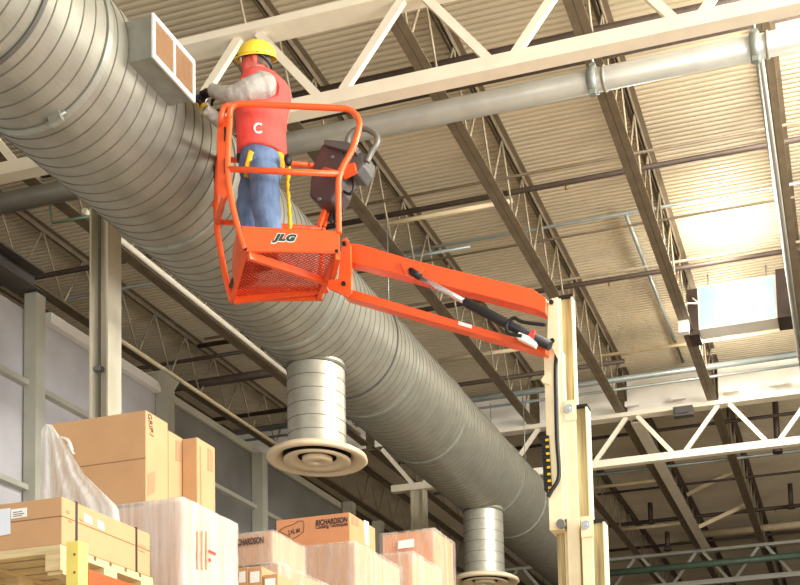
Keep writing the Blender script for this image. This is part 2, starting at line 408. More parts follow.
for (x, ya, yb, Z, lab) in ((775, 398, 450, 9.6, 'dark drop pipe behind the far girder at the right edge'), (650, 503, 521, 9.5, 'short dark drop pipe right of the mast in the third bay'), (667, 532, 548, 9.5, 'dark drop pipe just left of the lowest girder web'), (790, 484, 506, 9.5, 'brown drop pipe near the right edge above the green pipe')):
    Y = 21.5 if ya < 450 else 27.
    a = atY(x, ya, Y); b_ = atY(x + 1.5, yb, Y)
    tag(MB().tube([(a.x, Y, a.z), (a.x, Y, b_.z)], .06, 10).tube([(a.x, Y, b_.z), (a.x, Y, b_.z - .06)], .1, 10).build('drop_pipe', 'pblack'), lab, 'pipe')
for (p0, p1, lab) in (((687, 495), (737, 470), 'pale diagonal brace just below the far girder at the right'), ((699, 527), (748, 504), 'pale diagonal brace low at the right, below the other brace')):
    tag(MB().bar(atY(*p0, 26.3), atY(*p1, 26.3), .09, .05, (0, 1, 0)).build('diagonal_brace', 'tan'), lab, 'brace')
tag(MB().box((-3.78, 19.8, 9.38), (-3.56, 29.0, 9.40)).box((-3.78, 19.8, 9.40), (-3.765, 29.0, 9.448)).build('lit_chord_strip', 'cream'), 'added pale strip imitating the lit joist bottom chord beyond the far girder', 'strip')  # strip added to imitate light falling on the joist's bottom chord
# conduit running away under the deck between two joists
a = atZ(625, 213, 10.33); b_ = atZ(683, 362, 10.33)
o = tag(MB().tube([(a.x, a.y, 10.33), (b_.x, b_.y, 10.33)], .028, 8).build('conduit', 'cond'), 'grey conduit running lengthwise under the deck above the mast', 'conduit')
# long bright tube along the joist left of the duct
o = tag(MB().tube([(-8.77, 11.2, 9.52), (-8.77, 18.9, 9.52)], .04, 12).build('tan_tube', 'cream'), 'long bright tube on the joist along the lower left side of the duct', 'tube')
pa = atX(112, 331, -9.6); pb = atX(262, 438, -9.6); o = tag(MB().tube([(-9.6, pa.y, (pa.z + pb.z) / 2), (-9.6, pb.y + 2, (pa.z + pb.z) / 2)], .032, 12).build('tan_tube', 'tan'), 'long pale tube running away behind the low wall', 'tube')
# thin bent pipe under the drain pipe, left
a = atY(50, 205, 10.15); b_ = atY(52, 223, 10.15); c = atY(92, 216, 10.3)
o = tag(MB().tube([a, b_, c], .014, 8).build('bent_pipe', 'green'), 'thin dark bent pipe hanging below the thick pipe at the left', 'pipe')
def seams(ob, prof, n, r0):
    ob.data.materials.append(M['seam'])
    for i in range(len(prof) - 1):
        if prof[i][1] > r0 or prof[i + 1][1] > r0:
            for j in range(n): ob.data.polygons[i * n + j].material_index = 1
    ob.data.polygons.foreach_set('use_smooth', [False] * len(ob.data.polygons))
# ------------------------------------------------------------------ main spiral duct
DC = V((-5.66, 0, 7.67)); DR = .655
duct = thing('spiral_duct', (DC.x, 14, DC.z), 'huge grey spiral air duct running diagonally away under the roof', 'duct')
joints = [3.4, 6.03, 8.35, 10.40, 12.42, 14.2, 16.88, 18.75, 20.7, 23.0]
for a, b_ in zip(joints, joints[1:]):
    prof = []; yy = a
    while yy < b_ - .02:
        for dy, dr in ((0, 0), (.111, 0), (.113, .005), (.120, .005), (.122, 0)):
            if yy + dy <= b_: prof.append((yy + dy - a, DR + dr))
        yy += .122
    prof.append((b_ - a, DR))
    ds = MB().lathe((DC.x, a, DC.z), (0, 1, 0), prof, 96, smooth=False).build('duct_section', 'galv', duct, fix=False); seams(ds, prof, 96, DR + .003)
for y, w, bright in ((6.05, .03, 0), (6.66, .05, 1), (8.35, .03, 1), (10.42, .04, 1), (11.86, .018, 0), (12.45, .03, 1), (14.2, .02, 1), (16.9, .03, 1), (18.2, .03, 1)):
    MB().lathe((DC.x, y - w / 2, DC.z), (0, 1, 0), [(0, DR - .002), (0, DR + .016), (w, DR + .016), (w, DR - .002)], 96, smooth=False, closed=True).build('collar_band', 'galvd' if bright else 'beamd', duct)
for px, py in ((235, 455), (408, 332)): pass
for y, ang in ((6.62, -70), (11.86, 28)):
    a = radians(ang); c = V((DC.x + (DR + .025) * cos(a), y, DC.z + (DR + .025) * sin(a))); t = V((-sin(a), 0, cos(a)))
    MB().bar(c - t * .05, c + t * .05, .09, .04, (0, 1, 0)).tube([c - t * .09, c + t * .09], .01, 8).build('band_clamp', 'galvd', duct)
MB().lathe((DC.x, 22.98, DC.z), (0, 1, 0), [(0, DR), (0, .01)], 96).build('end_cap', 'galvd', duct)
for y in (6.66, 12.45, 18.2):
    for sx in (-1, 1):
        MB().tube([(DC.x + sx * .3, y, DC.z + .57), (DC.x + sx * .3, y, 9.44)], .008, 6).build('hanger_rod', 'cond', duct)
# side register with grille
GX = -4.8
f0 = atX(153, 16, GX); f1 = atX(193, 61, GX); fb = atX(155, 59, GX)
gy0, gy1 = f0.y, f1.y; gz1 = (f0.z + f1.z) / 2; gz0 = gz1 - .325
reg = thing('supply_register', (GX, (gy0 + gy1) / 2, gz0), 'square metal register box with tan grille on the side of the big duct', 'register')
XI = -5.25
MB().hexa([(XI, gy0, gz0), (GX, gy0, gz0), (GX, gy1, gz0), (XI, gy1, gz0), (XI, gy0, gz1), (GX, gy0, gz1), (GX, gy1, gz1), (XI, gy1, gz1)]).build('housing', 'galvd', reg)
mb = MB(); w = .026
mb.box((GX - .005, gy0 - .012, gz0 - .012), (GX + .012, gy1 + .012, gz0 + w)).box((GX - .005, gy0 - .012, gz1 - w), (GX + .012, gy1 + .012, gz1 + .012))
for y in (gy0 - .012, (gy0 + gy1) / 2 - .012, gy1 - w + .012): mb.box((GX - .005, y, gz0 + w), (GX + .012, y + (w if y != (gy0 + gy1) / 2 - .012 else .022), gz1 - w))
mb.build('frame', 'white', reg)
gmat = mat('tan grille louvres', 'a07a56', .5, 0, .1, 20)
nl = 22
for i in range(nl):
    z = gz0 + w + (gz1 - gz0 - 2 * w) * (i + .5) / nl
    MB().hexa([(GX - .012, gy0 + .01, z - .008), (GX + .004, gy0 + .01, z - .004), (GX + .004, gy1 - .01, z - .004), (GX - .012, gy1 - .01, z - .008), (GX - .012, gy0 + .01, z - .002), (GX + .004, gy0 + .01, z + .002), (GX + .004, gy1 - .01, z + .002), (GX - .012, gy1 - .01, z - .002)]).build('louver', gmat, reg)
MB().box((GX - .016, gy0 + .01, gz0 + .01), (GX - .013, gy1 - .01, gz1 - .01)).build('backing', gmat, reg)
# drop diffusers
def diffuser(y, zt, zp, label):
    d = thing('drop_diffuser', (DC.x, y, zp), label, 'diffuser', 'drop diffusers')
    r = .318; prof = []; z = zp + .10; top = DC.z - .42
    n = 6; step = (7.02 - zp - .1) / n
    for i in range(n):
        for dz, dr in ((0, 0), (step - .007, 0), (step - .006, .004), (step - .001, .004)): prof.append((z - zp + dz, r + dr))
        z += step
    prof += [(7.02 - zp, r), (7.02 - zp, r + .012), (7.05 - zp, r + .012), (7.05 - zp, r), (top - zp, r)]
    dd = MB().lathe((DC.x, y, zp), (0, 0, 1), prof, 64, smooth=False).build('drop_duct', 'galvl', d, fix=False); seams(dd, prof, 64, r + .003)
    MB().lathe((DC.x, y, zp), (0, 0, 1), [(.115, .315), (.10, .36), (.07, .48), (.035, .54), (.005, .55), (-.014, .53), (-.018, .49), (.0, .44), (.03, .40), (.05, .38), (.075, .37)], 72).build('outer_ring', 'plate', d)
    MB().lathe((DC.x, y, zp), (0, 0, 1), [(.03, .24), (-.005, .365), (-.024, .365), (-.012, .27), (.03, .21)], 64).build('middle_cone', 'plate', d)
    MB().lathe((DC.x, y, zp), (0, 0, 1), [(.0, .002), (-.028, .0021), (-.03, .13), (-.02, .165), (.02, .165)], 48).build('centre_cone', 'plate', d)
    MB().lathe((DC.x, y, zp), (0, 0, 1), [(.06, .37), (.06, .001)], 48).build('throat', 'dark', d)
    return d
diffuser(11.08, 7.0, 6.0, 'galvanized drop duct with round cream diffuser plate, left of the jib')
diffuser(16.75, 7.0, 5.90, 'galvanized drop duct with round diffuser at the bottom edge beside the mast')
# ------------------------------------------------------------------ columns, low wall at the left
def hcol(name, x, y, z0, z1, w, d, m_, label, cap=False):
    o = thing(name, (x, y, z0), label, 'column')
    mb = MB(); mb.box((x - w / 2, y - d / 2, z0), (x - w / 2 + .02, y + d / 2, z1)).box((x + w / 2 - .02, y - d / 2, z0), (x + w / 2, y + d / 2, z1)).box((x - w / 2 + .02, y - .01, z0), (x + w / 2 - .02, y + .01, z1))
    mb.build('shaft', m_, o)
    if cap: MB().box((x - w / 2 - .04, y - d / 2 - .06, z1), (x + w / 2 + .04, y + d / 2 + .06, z1 + .025)).box((x - w / 2 + .03, y - d / 2 - .05, z1 - .11), (x + w / 2 - .03, y - d / 2 - .03, z1)).build('cap_plate', m_, o)
    MB().box((x - w / 2 - .06, y - d / 2 - .06, z0), (x + w / 2 + .06, y + d / 2 + .06, z0 + .02)).build('base_plate', m_, o)
    return o
c = hcol('steel_post', -6.84, GY[0], 0, 8.495, .205, .2, 'postc', 'tall cream steel column rising behind the big carton at the left')
MB().tube([(-6.87, GY[0] - .05, .4), (-6.87, GY[0] - .05, 8.2)], .014, 8).box((-6.91, GY[0] - .08, 6.32), (-6.83, GY[0] - .03, 6.36)).build('conduit', 'grey', c)
c = hcol('steel_post', -7.86, GY[1], 0, 8.495, .26, .22, 'postc', 'cream column between the far wrapped load and the second diffuser')
MB().box((-7.66, GY[1] - .16, 5.9), (-7.58, GY[1] - .1, 6.9)).build('red_strip', 'redink', c)
WX = -8.5
structure(MB().box((WX - .06, 6, 0), (WX, 12.35, 7.62)).build('wall_partition', 'wallp'))
structure(MB().box((WX - .06, 12.35, 0), (WX, 17.4, 7.62)).build('wall_partition_far', 'wallg'))
structure(MB().box((WX - .1, 10.2, 7.6), (WX + .09, 12.3, 7.72)).build('trim_2', 'wallt')); structure(MB().box((WX - .1, 12.3, 7.6), (WX + .05, 17.4, 7.70)).build('trim_4', 'post'))
mb = MB()
for z in (4.4, 5.6, 6.75): mb.box((WX, 6, z), (WX + .09, 17.2, z + .06))
structure(mb.build('trim_3', 'post'))
def sqpost(y, z1, label, m_='post', cap=False, w=.15, x=WX + .1):
    o = thing('wall_post', (x, y, 0), label, 'post')
    MB().box((x - w / 2, y - .07, 0), (x + w / 2, y + .07, z1)).build('shaft', m_, o)
    if cap: MB().hexa([(x - w / 2, y - .07, z1), (x + w / 2, y - .07, z1), (x + w / 2, y + .07, z1), (x - w / 2, y + .07, z1), (x - .17, y - .2, z1 + .13), (x + .13, y - .2, z1 + .13), (x + .13, y + .12, z1 + .13), (x - .17, y + .12, z1 + .13)]).box((x - .19, y - .22, z1 + .13), (x + .15, y + .14, z1 + .155)).build('cap_plate', m_, o)
    return o
sqpost(9.94, 7.78, 'grey wall post at the far left under the dark beam end')
sqpost(12.28, 7.66, 'grey wall post with flared cap plate right of the tall column', cap=True, w=.18)
sqpost(14.6, 7.6, 'plain grey wall post left of and below the upper diffuser', w=.18)
sqpost(17.6, 7.75, 'grey post behind the lower right of the upper diffuser', w=.18)
sqpost(18.8, 7.75, 'grey post above the farthest wrapped load', w=.18)
o = tag(MB().box((WX - .1, 5.5, 7.80), (WX + .2, 9.98, 7.82)).box((WX + .04, 5.5, 7.82), (WX + .06, 9.98, 8.03)).box((WX - .1, 5.5, 8.03), (WX + .2, 9.98, 8.05)).build('top_beam', 'beamd'), 'dark steel beam on top of the wall at the far left', 'beam')
# ------------------------------------------------------------------ ceiling lamp (glaring, lower right of the picture) and box beside it
LY = 16.6
lp = atY(697, 284, LY); rp_ = atY(776, 284, LY); lb = atY(700, 332, LY)
lamp = thing('ceiling_lamp', ((lp.x + rp_.x) / 2, LY, lb.z), 'glaring bluish white ceiling lamp between two dark ends at the right', 'lamp')
zb, zt = lb.z + .04, lp.z - .05
MB().box((lp.x, LY, zb), (rp_.x, LY + .35, zt)).build('housing', 'white', lamp)
MB().box((lp.x + .03, LY - .012, zb + .03), (rp_.x - .03, LY, zt - .03)).build('diffuser', 'lampb', lamp)
MB().ball(((lp.x + rp_.x) / 2 + .02, LY - .02, (zb + zt) / 2 - .02), (.3, 0, 0), (0, .07, 0), (0, 0, .23)).build('bright_lens', 'lampw', lamp)
MB().box((rp_.x, LY - .05, zb - .02), (rp_.x + .27, LY + .4, zt + .06)).build('ballast_end', 'umber', lamp)
MB().box((lp.x - .16, LY - .02, zb - .08), (lp.x, LY + .38, zt - .03)).build('ballast_end', 'umber', lamp)
for x in (lp.x + .15, rp_.x - .15): MB().tube([(x, LY + .18, zt), (x, LY + .18, ROOF)], .012, 6).build('hanger_rod', 'cond', lamp)
eb = atY(684, 325, LY - .3)
o = tag(MB().box((eb.x - .07, LY - .4, eb.z - .15), (eb.x + .08, LY - .28, eb.z + .15)).tube(curve([(eb.x + .03, LY - .34, eb.z + .15), (eb.x + .05, LY - .34, eb.z + .3), (eb.x + .2, LY - .2, eb.z + .36), (eb.x + .12, LY - .1, eb.z + .5)]), .012, 6).build('electrical_box', 'white'), 'small white electrical box with a looping cable left of the glaring lamp', 'box')
# small dark speaker box under the far girder top chord
a = atY(684, 412, 19.35)
o = tag(MB().box((a.x - .18, 19.24, a.z - .1), (a.x + .17, 19.385, a.z + .07)).box((a.x - .14, 19.21, a.z - .06), (a.x + .1, 19.24, a.z + .03)).build('junction_box', 'beamd'), 'small dark box fixed under the top chord of the far girder', 'box')
for i, px in enumerate((632, 679, 731, 777)):
    a = atY(px, 403 - (px - 632) * .145, 19.35)
    o = tag(MB().box((a.x - .13, 19.32, a.z - .06), (a.x + .12, 19.385, a.z + .03)).build('gusset_plate', 'white'), 'white plate on the far girder top chord, %s from the mast' % ORD[i], 'plate', 'girder plates')
# ------------------------------------------------------------------ boom lift
BZ = 6.28
A = atZ(246, 252, BZ); B = atZ(338, 252, BZ); C_ = atZ(232, 301, BZ); E_ = atZ(318, 300, BZ)
UX = (B - A).normalized(); VY = (C_ - A).normalized(); UP = V((0, 0, 1))
NF = UX.cross(UP).normalized()
NL = VY.cross(UP).normalized()
def bp(s, t, h): return A + (B - A) * s + ((C_ - A) * (1 - s) + (E_ - B) * s) * t + UP * h
def nf(x, y): return onplane(x, y, A, NF)
def rf(x, y): return onplane(x, y, C_, NF)
lift = thing('boom_lift', (-1.95, 8.35, 0), 'orange and cream mast boom lift raising the worker to the duct', 'boom lift')
bk = bpy.data.objects.new('basket', None); COL.objects.link(bk); bk.parent = lift; bk.location = A - lift.location
TR = .023
def T(name, pts, r=TR, n=12, m_='orange', par=bk, smooth=True): return MB().tube(pts, r, n).build(name, m_, par)
T('top_rail', curve([nf(*p) for p in ((230, 122), (230, 111), (235, 105), (246, 104), (290, 106), (335, 108), (350, 110), (358, 118), (359, 128), (353, 148), (340, 174), (338.5, 200), (339, 234))], 5))
T('front_post', curve([nf(*p) for p in ((230, 118), (228, 150), (228, 176), (231, 198), (237, 224), (245, 250))], 5))
T('mid_rail', [nf(227, 169), nf(339, 174)])
T('side_top_rail', curve([nf(233, 106), nf(224, 108), nf(222, 120) + VY * .1, rf(219, 158), rf(219, 165)], 5))
T('rear_post', curve([rf(219, 160), rf(217, 190), rf(217, 227), rf(220, 247), rf(225, 275), rf(232, 301)], 5), .026)
T('side_mid_rail', [nf(229, 180), rf(217, 224)])
T('rear_top_rail', [rf(219, 159), rf(308, 165)])
T('rear_mid_rail', [rf(219, 222), rf(322, 229)])
T('right_top_rail', curve([rf(308, 165), rf(318, 168), nf(339, 174)], 5))
T('rear_post', [rf(323, 228), rf(320, 300)])
# gate plate with slots on the left side
gp = VY * .06
MB().prism([nf(218, 128) + gp, nf(222, 113) + gp, nf(232, 110) + gp, nf(230, 150) + gp, nf(230.5, 186) + gp, nf(224, 194) + gp, nf(219, 188) + gp], -NF * .012).build('gate_plate', 'orange', bk)
for (x, y) in ((226, 130), (226, 162)):
    c = nf(x, y) + gp * .9; MB().bar(c - UP * .055, c + UP * .055, .016, .016, VY).build('slot', 'black', bk)
for y in (175, 205):
    c = rf(216, y); MB().bar(c - UP * .07, c + UP * .07, .03, .03, NF).build('hinge', 'black', bk)
MB().bar(rf(212, 206), rf(217, 203), .03, .03).build('latch', 'orange', bk)
# floor: frame, mesh and braces
mb = MB()
for a, c in ((A, B), (B, E_), (E_, C_), (C_, A)): mb.bar(a + UP * .02, c + UP * .02, .03, .045)
mb.build('floor_frame', 'orange', bk)
mb = MB(); N_ = 18
def seg(p, q): mb.bar(bp(*p, .035), bp(*q, .035), .008, .006)
for i in range(-N_, N_ + 1):
    c = i / N_
    for sgn in (1, -1):     # lines s*1 + t*sgn = const clipped to the unit square
        pts = []
        for s_ in (0., 1.):
            t_ = (c - s_) * sgn + (0 if sgn == 1 else 0)
            if sgn == -1: t_ = s_ - c
            else: t_ = c + 1 - s_ if c >= 0 else 1 + c - s_
            if -1e-9 <= t_ <= 1 + 1e-9: pts.append((s_, t_))
        for t_ in (0., 1.):
            s_ = t_ + c if sgn == -1 else 1 + c - t_
            if -1e-9 < s_ < 1 + 1e-9: pts.append((s_, t_))
        pts = sorted(set((round(a, 5), round(b2, 5)) for a, b2 in pts))
        if len(pts) >= 2 and (V(pts[0]) - V(pts[-1])).length > .02: seg(pts[0], pts[-1])
mb.build('floor_mesh', mat('orange red floor mesh', 'd8431f', .5, 0, .15, 9), bk, fix=False)
piv = atY(335, 286, 8.18)
MB().bar(A - UP * .03 + UX * .02, atY(328, 282, 8.1), .035, .06).build('brace', 'orange', bk)
MB().bar(C_ - UP * .0 + UX * .02, atY(328, 289, 8.25), .035, .05).build('brace', 'orange', bk)
MB().bar(B - UP * .03, atY(331, 283, 8.1), .035, .06).build('brace', 'orange', bk)
tb = MB().prism([nf(242, 227), nf(340, 232), nf(339, 254), nf(246, 252)], -NF * -.012).build('toe_board', 'orange', bk)
MB().prism([A + NL * 0, C_, C_ + UP * .42 - VY * .05, nf(238, 226)], NL * .008).build('side_toe_board', M['orange'], bk)
MB().prism([C_, E_, E_ + UP * .12, C_ + UP * .12], NF * .008).build('rear_toe_board', 'orange', bk)
for (x, y) in ((246, 250), (337, 252)):
    c = nf(x, y) + NF * .0; MB().tube([c - NF * .012, c + NF * .02], .014, 10).build('bolt', 'black', bk)
# lettering on the toe board
sd = NF if NF.y < 0 else -NF
txd = (nf(299, 243) - nf(276, 242)).normalized()
text('lettering_outline', 'JLG', 'white', bk, nf(274.5, 241.6) + sd * .014, txd, UP, .078, .001, .009, .4, 1.1, .205)
text('lettering', 'JLG', mat('dark teal decal', '2c4a45', .5), bk, nf(275, 241.2) + sd * .0165, txd, UP, .07, .001, .005, .4, 1.14, .19)
# control console
def pp(pix, Y, dY): return [atY(x, y, Y) for x, y in pix], V((0, dY, 0))
cons = bpy.data.objects.new('control_console', None); COL.objects.link(cons); cons.parent = lift; cons.location = atY(330, 172, 8.3) - lift.location
MB().prism(*pp([(322, 143), (343, 148), (344, 170), (339, 188), (331, 201), (317, 202), (309, 196), (310, 180), (314, 160)], 8.12, .22)).build('body', 'console', cons, bevel=.02)
MB().prism(*pp([(324, 139), (347, 141), (357, 146), (355, 152), (344, 150), (323, 144)], 8.08, .3)).build('lid', 'consolet', cons, bevel=.008)
MB().prism(*pp([(343, 150), (366, 153), (363, 166), (357, 174), (343, 172)], 8.14, .2)).build('joystick_housing', 'consolet', cons, bevel=.015)
MB().tube(curve([atY(x, y, 8.15) for x, y in ((346, 148), (349, 137), (356, 130), (366, 129), (376, 135), (377, 143), (371, 153), (367, 162))]), .024, 10).build('guard_loop', 'grey', cons)
MB().tube(curve([atY(x, y, 8.2) for x, y in ((351, 174), (354, 186), (350, 194), (343, 191))]), .012, 8).build('cable', 'black', cons)
for x, y in ((332, 157), (319, 199), (322, 174)):
    c = atY(x, y, 8.12); MB().ball(c, (.022, 0, 0), (0, .01, 0), (0, 0, .014), 10, 6).build('button', 'grey', cons)
MB().prism(*pp([(338, 168), (354, 162), (355, 170), (343, 176), (338, 176)], 8.1, .05)).build('bracket', 'orange', cons)
MB().bar(atY(319, 226, 8.25), atY(334, 182, 8.25), .03, .03).bar(atY(324, 226, 8.3), atY(338, 190, 8.3), .025, .025).build('bracket', 'orange', cons)
MB().tube(curve([atY(x, y, 8.3) for x, y in ((330, 222), (334, 210), (336, 224))]), .02, 8).build('hose', 'black', cons)
# jib
JY = 8.02; JW = .14
jib = bpy.data.objects.new('jib', None); COL.objects.link(jib); jib.parent = lift; jib.location = atY(350, 265, JY) - lift.location
MB().prism(*pp([(342, 240), (346, 237), (350, 245), (351, 292), (346, 296), (335, 291), (328, 288), (328, 280), (338, 279)], JY - .08, .03)).prism(*pp([(342, 240), (346, 237), (350, 245), (351, 292), (346, 296), (335, 291), (328, 288), (328, 280), (338, 279)], JY + .2, .03)).build('hinge_plate', 'orange', jib)
MB().prism(*pp([(346, 243), (360, 244), (414, 260), (533, 289), (546, 298.5), (546, 314), (536, 309), (404, 275), (346, 261)], JY, JW)).build('upper_arm', 'orange', jib, bevel=.006)
MB().prism(*pp([(343, 288), (352, 289.5), (546, 346.5), (546, 353.5), (343, 296)], JY + .01, JW - .02)).build('lower_arm', 'orange', jib, bevel=.005)
MB().prism(*pp([(400, 261), (420, 263), (424, 268), (419, 274), (412, 277), (405, 274)], JY - .03, .028)).build('cylinder_lug', 'orange', jib)
MB().prism(*pp([(458.5, 321), (472, 325), (471.5, 328.6), (458, 324.6)], JY + .003, .004)).build('sticker', 'paper', jib)
CY = JY + .05
MB().tube([atY(411, 271, CY - .1), atY(420, 277, CY - .1)], .028, 12).build('rod_eye', 'black', jib)
MB().tube([atY(418, 276, CY - .1), atY(467, 303, CY - .1)], .021, 14).build('cylinder_rod', 'chrome', jib)
MB().tube([atY(465, 302, CY - .1), atY(468, 303.5, CY - .1), atY(550, 346, CY - .1)], [.034, .038, .038], 16).build('cylinder_barrel', 'black', jib)
for x, y, yy in ((344.5, 244, JY - .08), (344, 284, JY - .08), (411, 270.5, JY - .03), (551.5, 302.5, 8.06), (552.5, 341, 8.06)):
    c = atY(x, y, yy); MB().tube([c - V((0, .015, 0)), c], .018, 12).build('bolt', 'black', jib)
MB().prism(*pp([(530, 331), (534.5, 329.5), (533, 341), (527, 338)], CY - .15, .09)).build('red_valve', 'redink', jib)
MB().prism(*pp([(519, 332), (529, 336), (536, 342), (534, 346), (516, 337)], CY - .16, .06)).build('valve_block', 'paper', jib)
MB().tube(curve([atY(x, y, CY - .16) for x, y in ((522, 336), (508, 333), (507, 324), (514, 318), (523, 322), (546, 325))]), .014, 8).build('hose', 'black', jib)
# mast (three telescoping stages, carriage, hoses)
mast = bpy.data.objects.new('mast', None); COL.objects.link(mast); mast.parent = lift; mast.location = V((-1.98, 8.3, .6)) - lift.location
def stage(xa, xm, xb, y0, y1, z0, z1, rolz=None):
    MB().box((xa, y0, z0), (xm, y1, z1)).build('mast_section', 'lens', mast, bevel=.004)
    mb = MB().box((xm + .001, y0 + .03, z0), (xb - .014, y1, z1)).build('channel_face', 'groove', mast)
    MB().box((xb - .014, y0 + .004, z0), (xb, y1, z1)).build('channel_lip', 'lens', mast)
    MB().box((xm - .01, y0 - .003, z1), (xb + .004, y1, z1 + .02)).build('end_cap', 'black', mast)
    if rolz:
        c = V((xm - .045, y0, rolz)); MB().tube([c - V((0, .03, 0)), c], .034, 14).tube([c - V((0, .04, 0)), c - V((0, .03, 0))], .017, 10).build('roller', 'chrome', mast)
        MB().box((xm - .085, y0 - .014, rolz - .09), (xm + .01, y0 - .001, rolz + .07)).build('roller_plate', 'lens', mast)
stage(-2.118, -2.085, -1.99, 8.20, 8.28, 3.4, 5.9)
stage(-2.082, -1.984, -1.892, 8.14, 8.26, .62, 4.98, 4.97)
stage(-1.955, -1.868, -1.775, 8.08, 8.2, .6, 4.05, 4.03)
MB().box((-2.19, 8.24, .62), (-2.11, 8.42, 4.08)).build('mast_rail', 'groove', mast)
cz = lambda y: atY(555, y, 8.15).z
MB().prism(*pp([(548, 301), (551, 298.5), (557.5, 297), (560, 350), (559, 362), (551, 346), (547, 339)], 8.07, .03)).build('pivot_plate', 'lens', mast, bevel=.004)
MB().prism(*pp([(548, 301), (551, 298.5), (557.5, 297), (560, 350), (559, 362), (551, 346), (547, 339)], 8.33, .03)).build('pivot_plate', 'lens', mast, bevel=.004)
MB().box((-2.215, 8.12, cz(531)), (-2.10, 8.36, cz(350))).build('carriage', 'lens', mast, bevel=.004)
MB().box((-2.10, 8.13, cz(521)), (-2.068, 8.3, cz(352))).build('carriage_flange', 'lens', mast, bevel=.003)
MB().prism(*pp([(545, 374), (549, 372), (549, 384), (543, 383), (541, 380)], 8.1, .05)).build('hook', 'lens', mast)
c = atY(561, 524, 8.1); MB().tube([c - V((0, .02, 0)), c + V((0, .05, 0))], .034, 14).build('roller', 'grey', mast)
MB().tube(curve([atY(x, y, 8.09) for x, y in ((557, 350), (555.5, 370), (556, 400), (557, 440), (559, 468), (558, 480), (552, 490), (548, 497))]), .016, 10).build('hose', 'black', mast)
mb = MB(); my = MB()
for i in range(16):
    y = 438 + i * 3.4; c = atY(545.5 + i * .2, y, 8.12); mb.box((c.x - .03, 8.1, c.z - .012), (c.x + .03, 8.18, c.z + .012))
    if i % 2: my.box((c.x + .005, 8.09, c.z - .009), (c.x + .03, 8.1, c.z + .009))
mb.build('cable_chain', 'black', mast); my.build('chain_mark', 'ystrap', mast)
# chassis
ch = bpy.data.objects.new('chassis', None); COL.objects.link(ch); ch.parent = lift; ch.location = V((-1.9, 8.4, .3)) - lift.location
MB().box((-2.7, 7.85, .18), (-.9, 8.95, .62)).build('body', 'orange', ch, bevel=.04)
for sx in (-2.4, -1.2):
    for y in (7.75, 8.85): MB().lathe((sx, y, .24), (0, 1, 0), [(0, .05), (0, .2), (.03, .24), (.17, .24), (.2, .2), (.2, .05)], 28).build('wheel', 'black', ch)
# ------------------------------------------------------------------ worker
YW = 7.82
def W(x, y, d=0.): return atY(x, y, YW + d)
FW = V((-.92, .39, 0)).normalized(); SD = UP.cross(FW).normalized()     # facing, left-hand side
HF = V((-.94, -.3, -.04)).normalized(); HS = UP.cross(HF)
FLZ = 6.33
per = thing('person', (atZ(262, 268, FLZ).x, YW, FLZ), 'worker in yellow hard hat, red vest and jeans reaching from the basket', 'person')
def ring(c, a, b_): return (c, SD * a, FW * b_)
def torso(k, lo=0):
    r = [ring(W(263, 160), .185 * k, .165 * k), ring(W(262, 147), .185 * k, .165 * k), ring(W(261, 130), .185 * k, .165 * k), ring(W(262, 110), .2 * k, .17 * k), ring(W(265, 95), .205 * k, .165 * k), ring(W(266, 84), .19 * k, .14 * k), ring(W(264, 76), .12 * k, .10 * k), ring(W(261, 71), .075 * k, .075 * k)]
    return r[lo:]
HK = 1.1
hc = W(256.5, 62.3)
mb = MB()
mb.loft(torso(.86), 20)
mb.tube([W(263, 80), W(259, 70), hc - UP * .04], [.07, .062, .06], 14)
hv0 = len(mb.v)
mb.ball(hc, HF * .1, HS * .078, UP * .115, 20, 14)
mb.ball(hc + HF * .045 - UP * .055, HF * .062, HS * .058, UP * .068, 16, 10)      # jaw
mb.ball(hc + HF * .098 - UP * .018, HF * .024, HS * .016, UP * .026, 10, 8)        # nose
mb.ball(hc + HF * .088 - UP * .058, HF * .018, HS * .028, UP * .010, 10, 8)        # mouth
mb.ball(hc + HF * .09 - UP * .095, HF * .022, HS * .026, UP * .02, 10, 8)          # chin
for s_ in (-1, 1):
    mb.ball(hc + HF * .0 + HS * .078 * s_ - UP * .015, HF * .022, HS * .012, UP * .033, 10, 8)   # ears
    mb.ball(hc + HF * .082 + HS * .032 * s_ + UP * .006, HF * .014, HS * .018, UP * .011, 8, 6)  # eyelids
for i in range(hv0, len(mb.v)): mb.v[i] = hc + (mb.v[i] - hc) * HK
LA = [W(265, 84, -.15), W(250, 89, -.22), W(237, 94, -.24), W(225, 94, -.24), W(214, 91, -.22)]
RA = [W(258, 84, .17), W(243, 110, .14), W(230, 127, .04), W(217, 119, -.1), W(205, 109, -.24)]
mb.tube(curve(LA, 4), [.06] * 5 + [.05] * 6 + [.036] * 6, 12); mb.tube(curve(RA, 4), [.06] * 5 + [.05] * 6 + [.036] * 6, 12)
LL = [W(263, 168, -.08), W(265, 192, -.1), W(267, 214, -.11), W(270, 240, -.08)]
RL = [W(256, 168, .1), W(251, 192, .11), W(248, 214, .1), W(248, 240, .12)]
for Lg in (LL, RL):
    e = V((Lg[-1].x, Lg[-1].y + .01, FLZ + .1)); Lg.append(e)
    mb.tube(curve(Lg, 4), [.085] * 9 + [.06] * 8, 12)
body = mb.build('body', 'skin', per); remesh(body, .009, 3)
# eyes
for s_ in (-1, 1):
    MB().ball(hc + (HF * .092 + HS * .032 * s_ + UP * .004) * HK, HF * .008, HS * .009, UP * .006, 8, 6).build('eye', 'black', body)
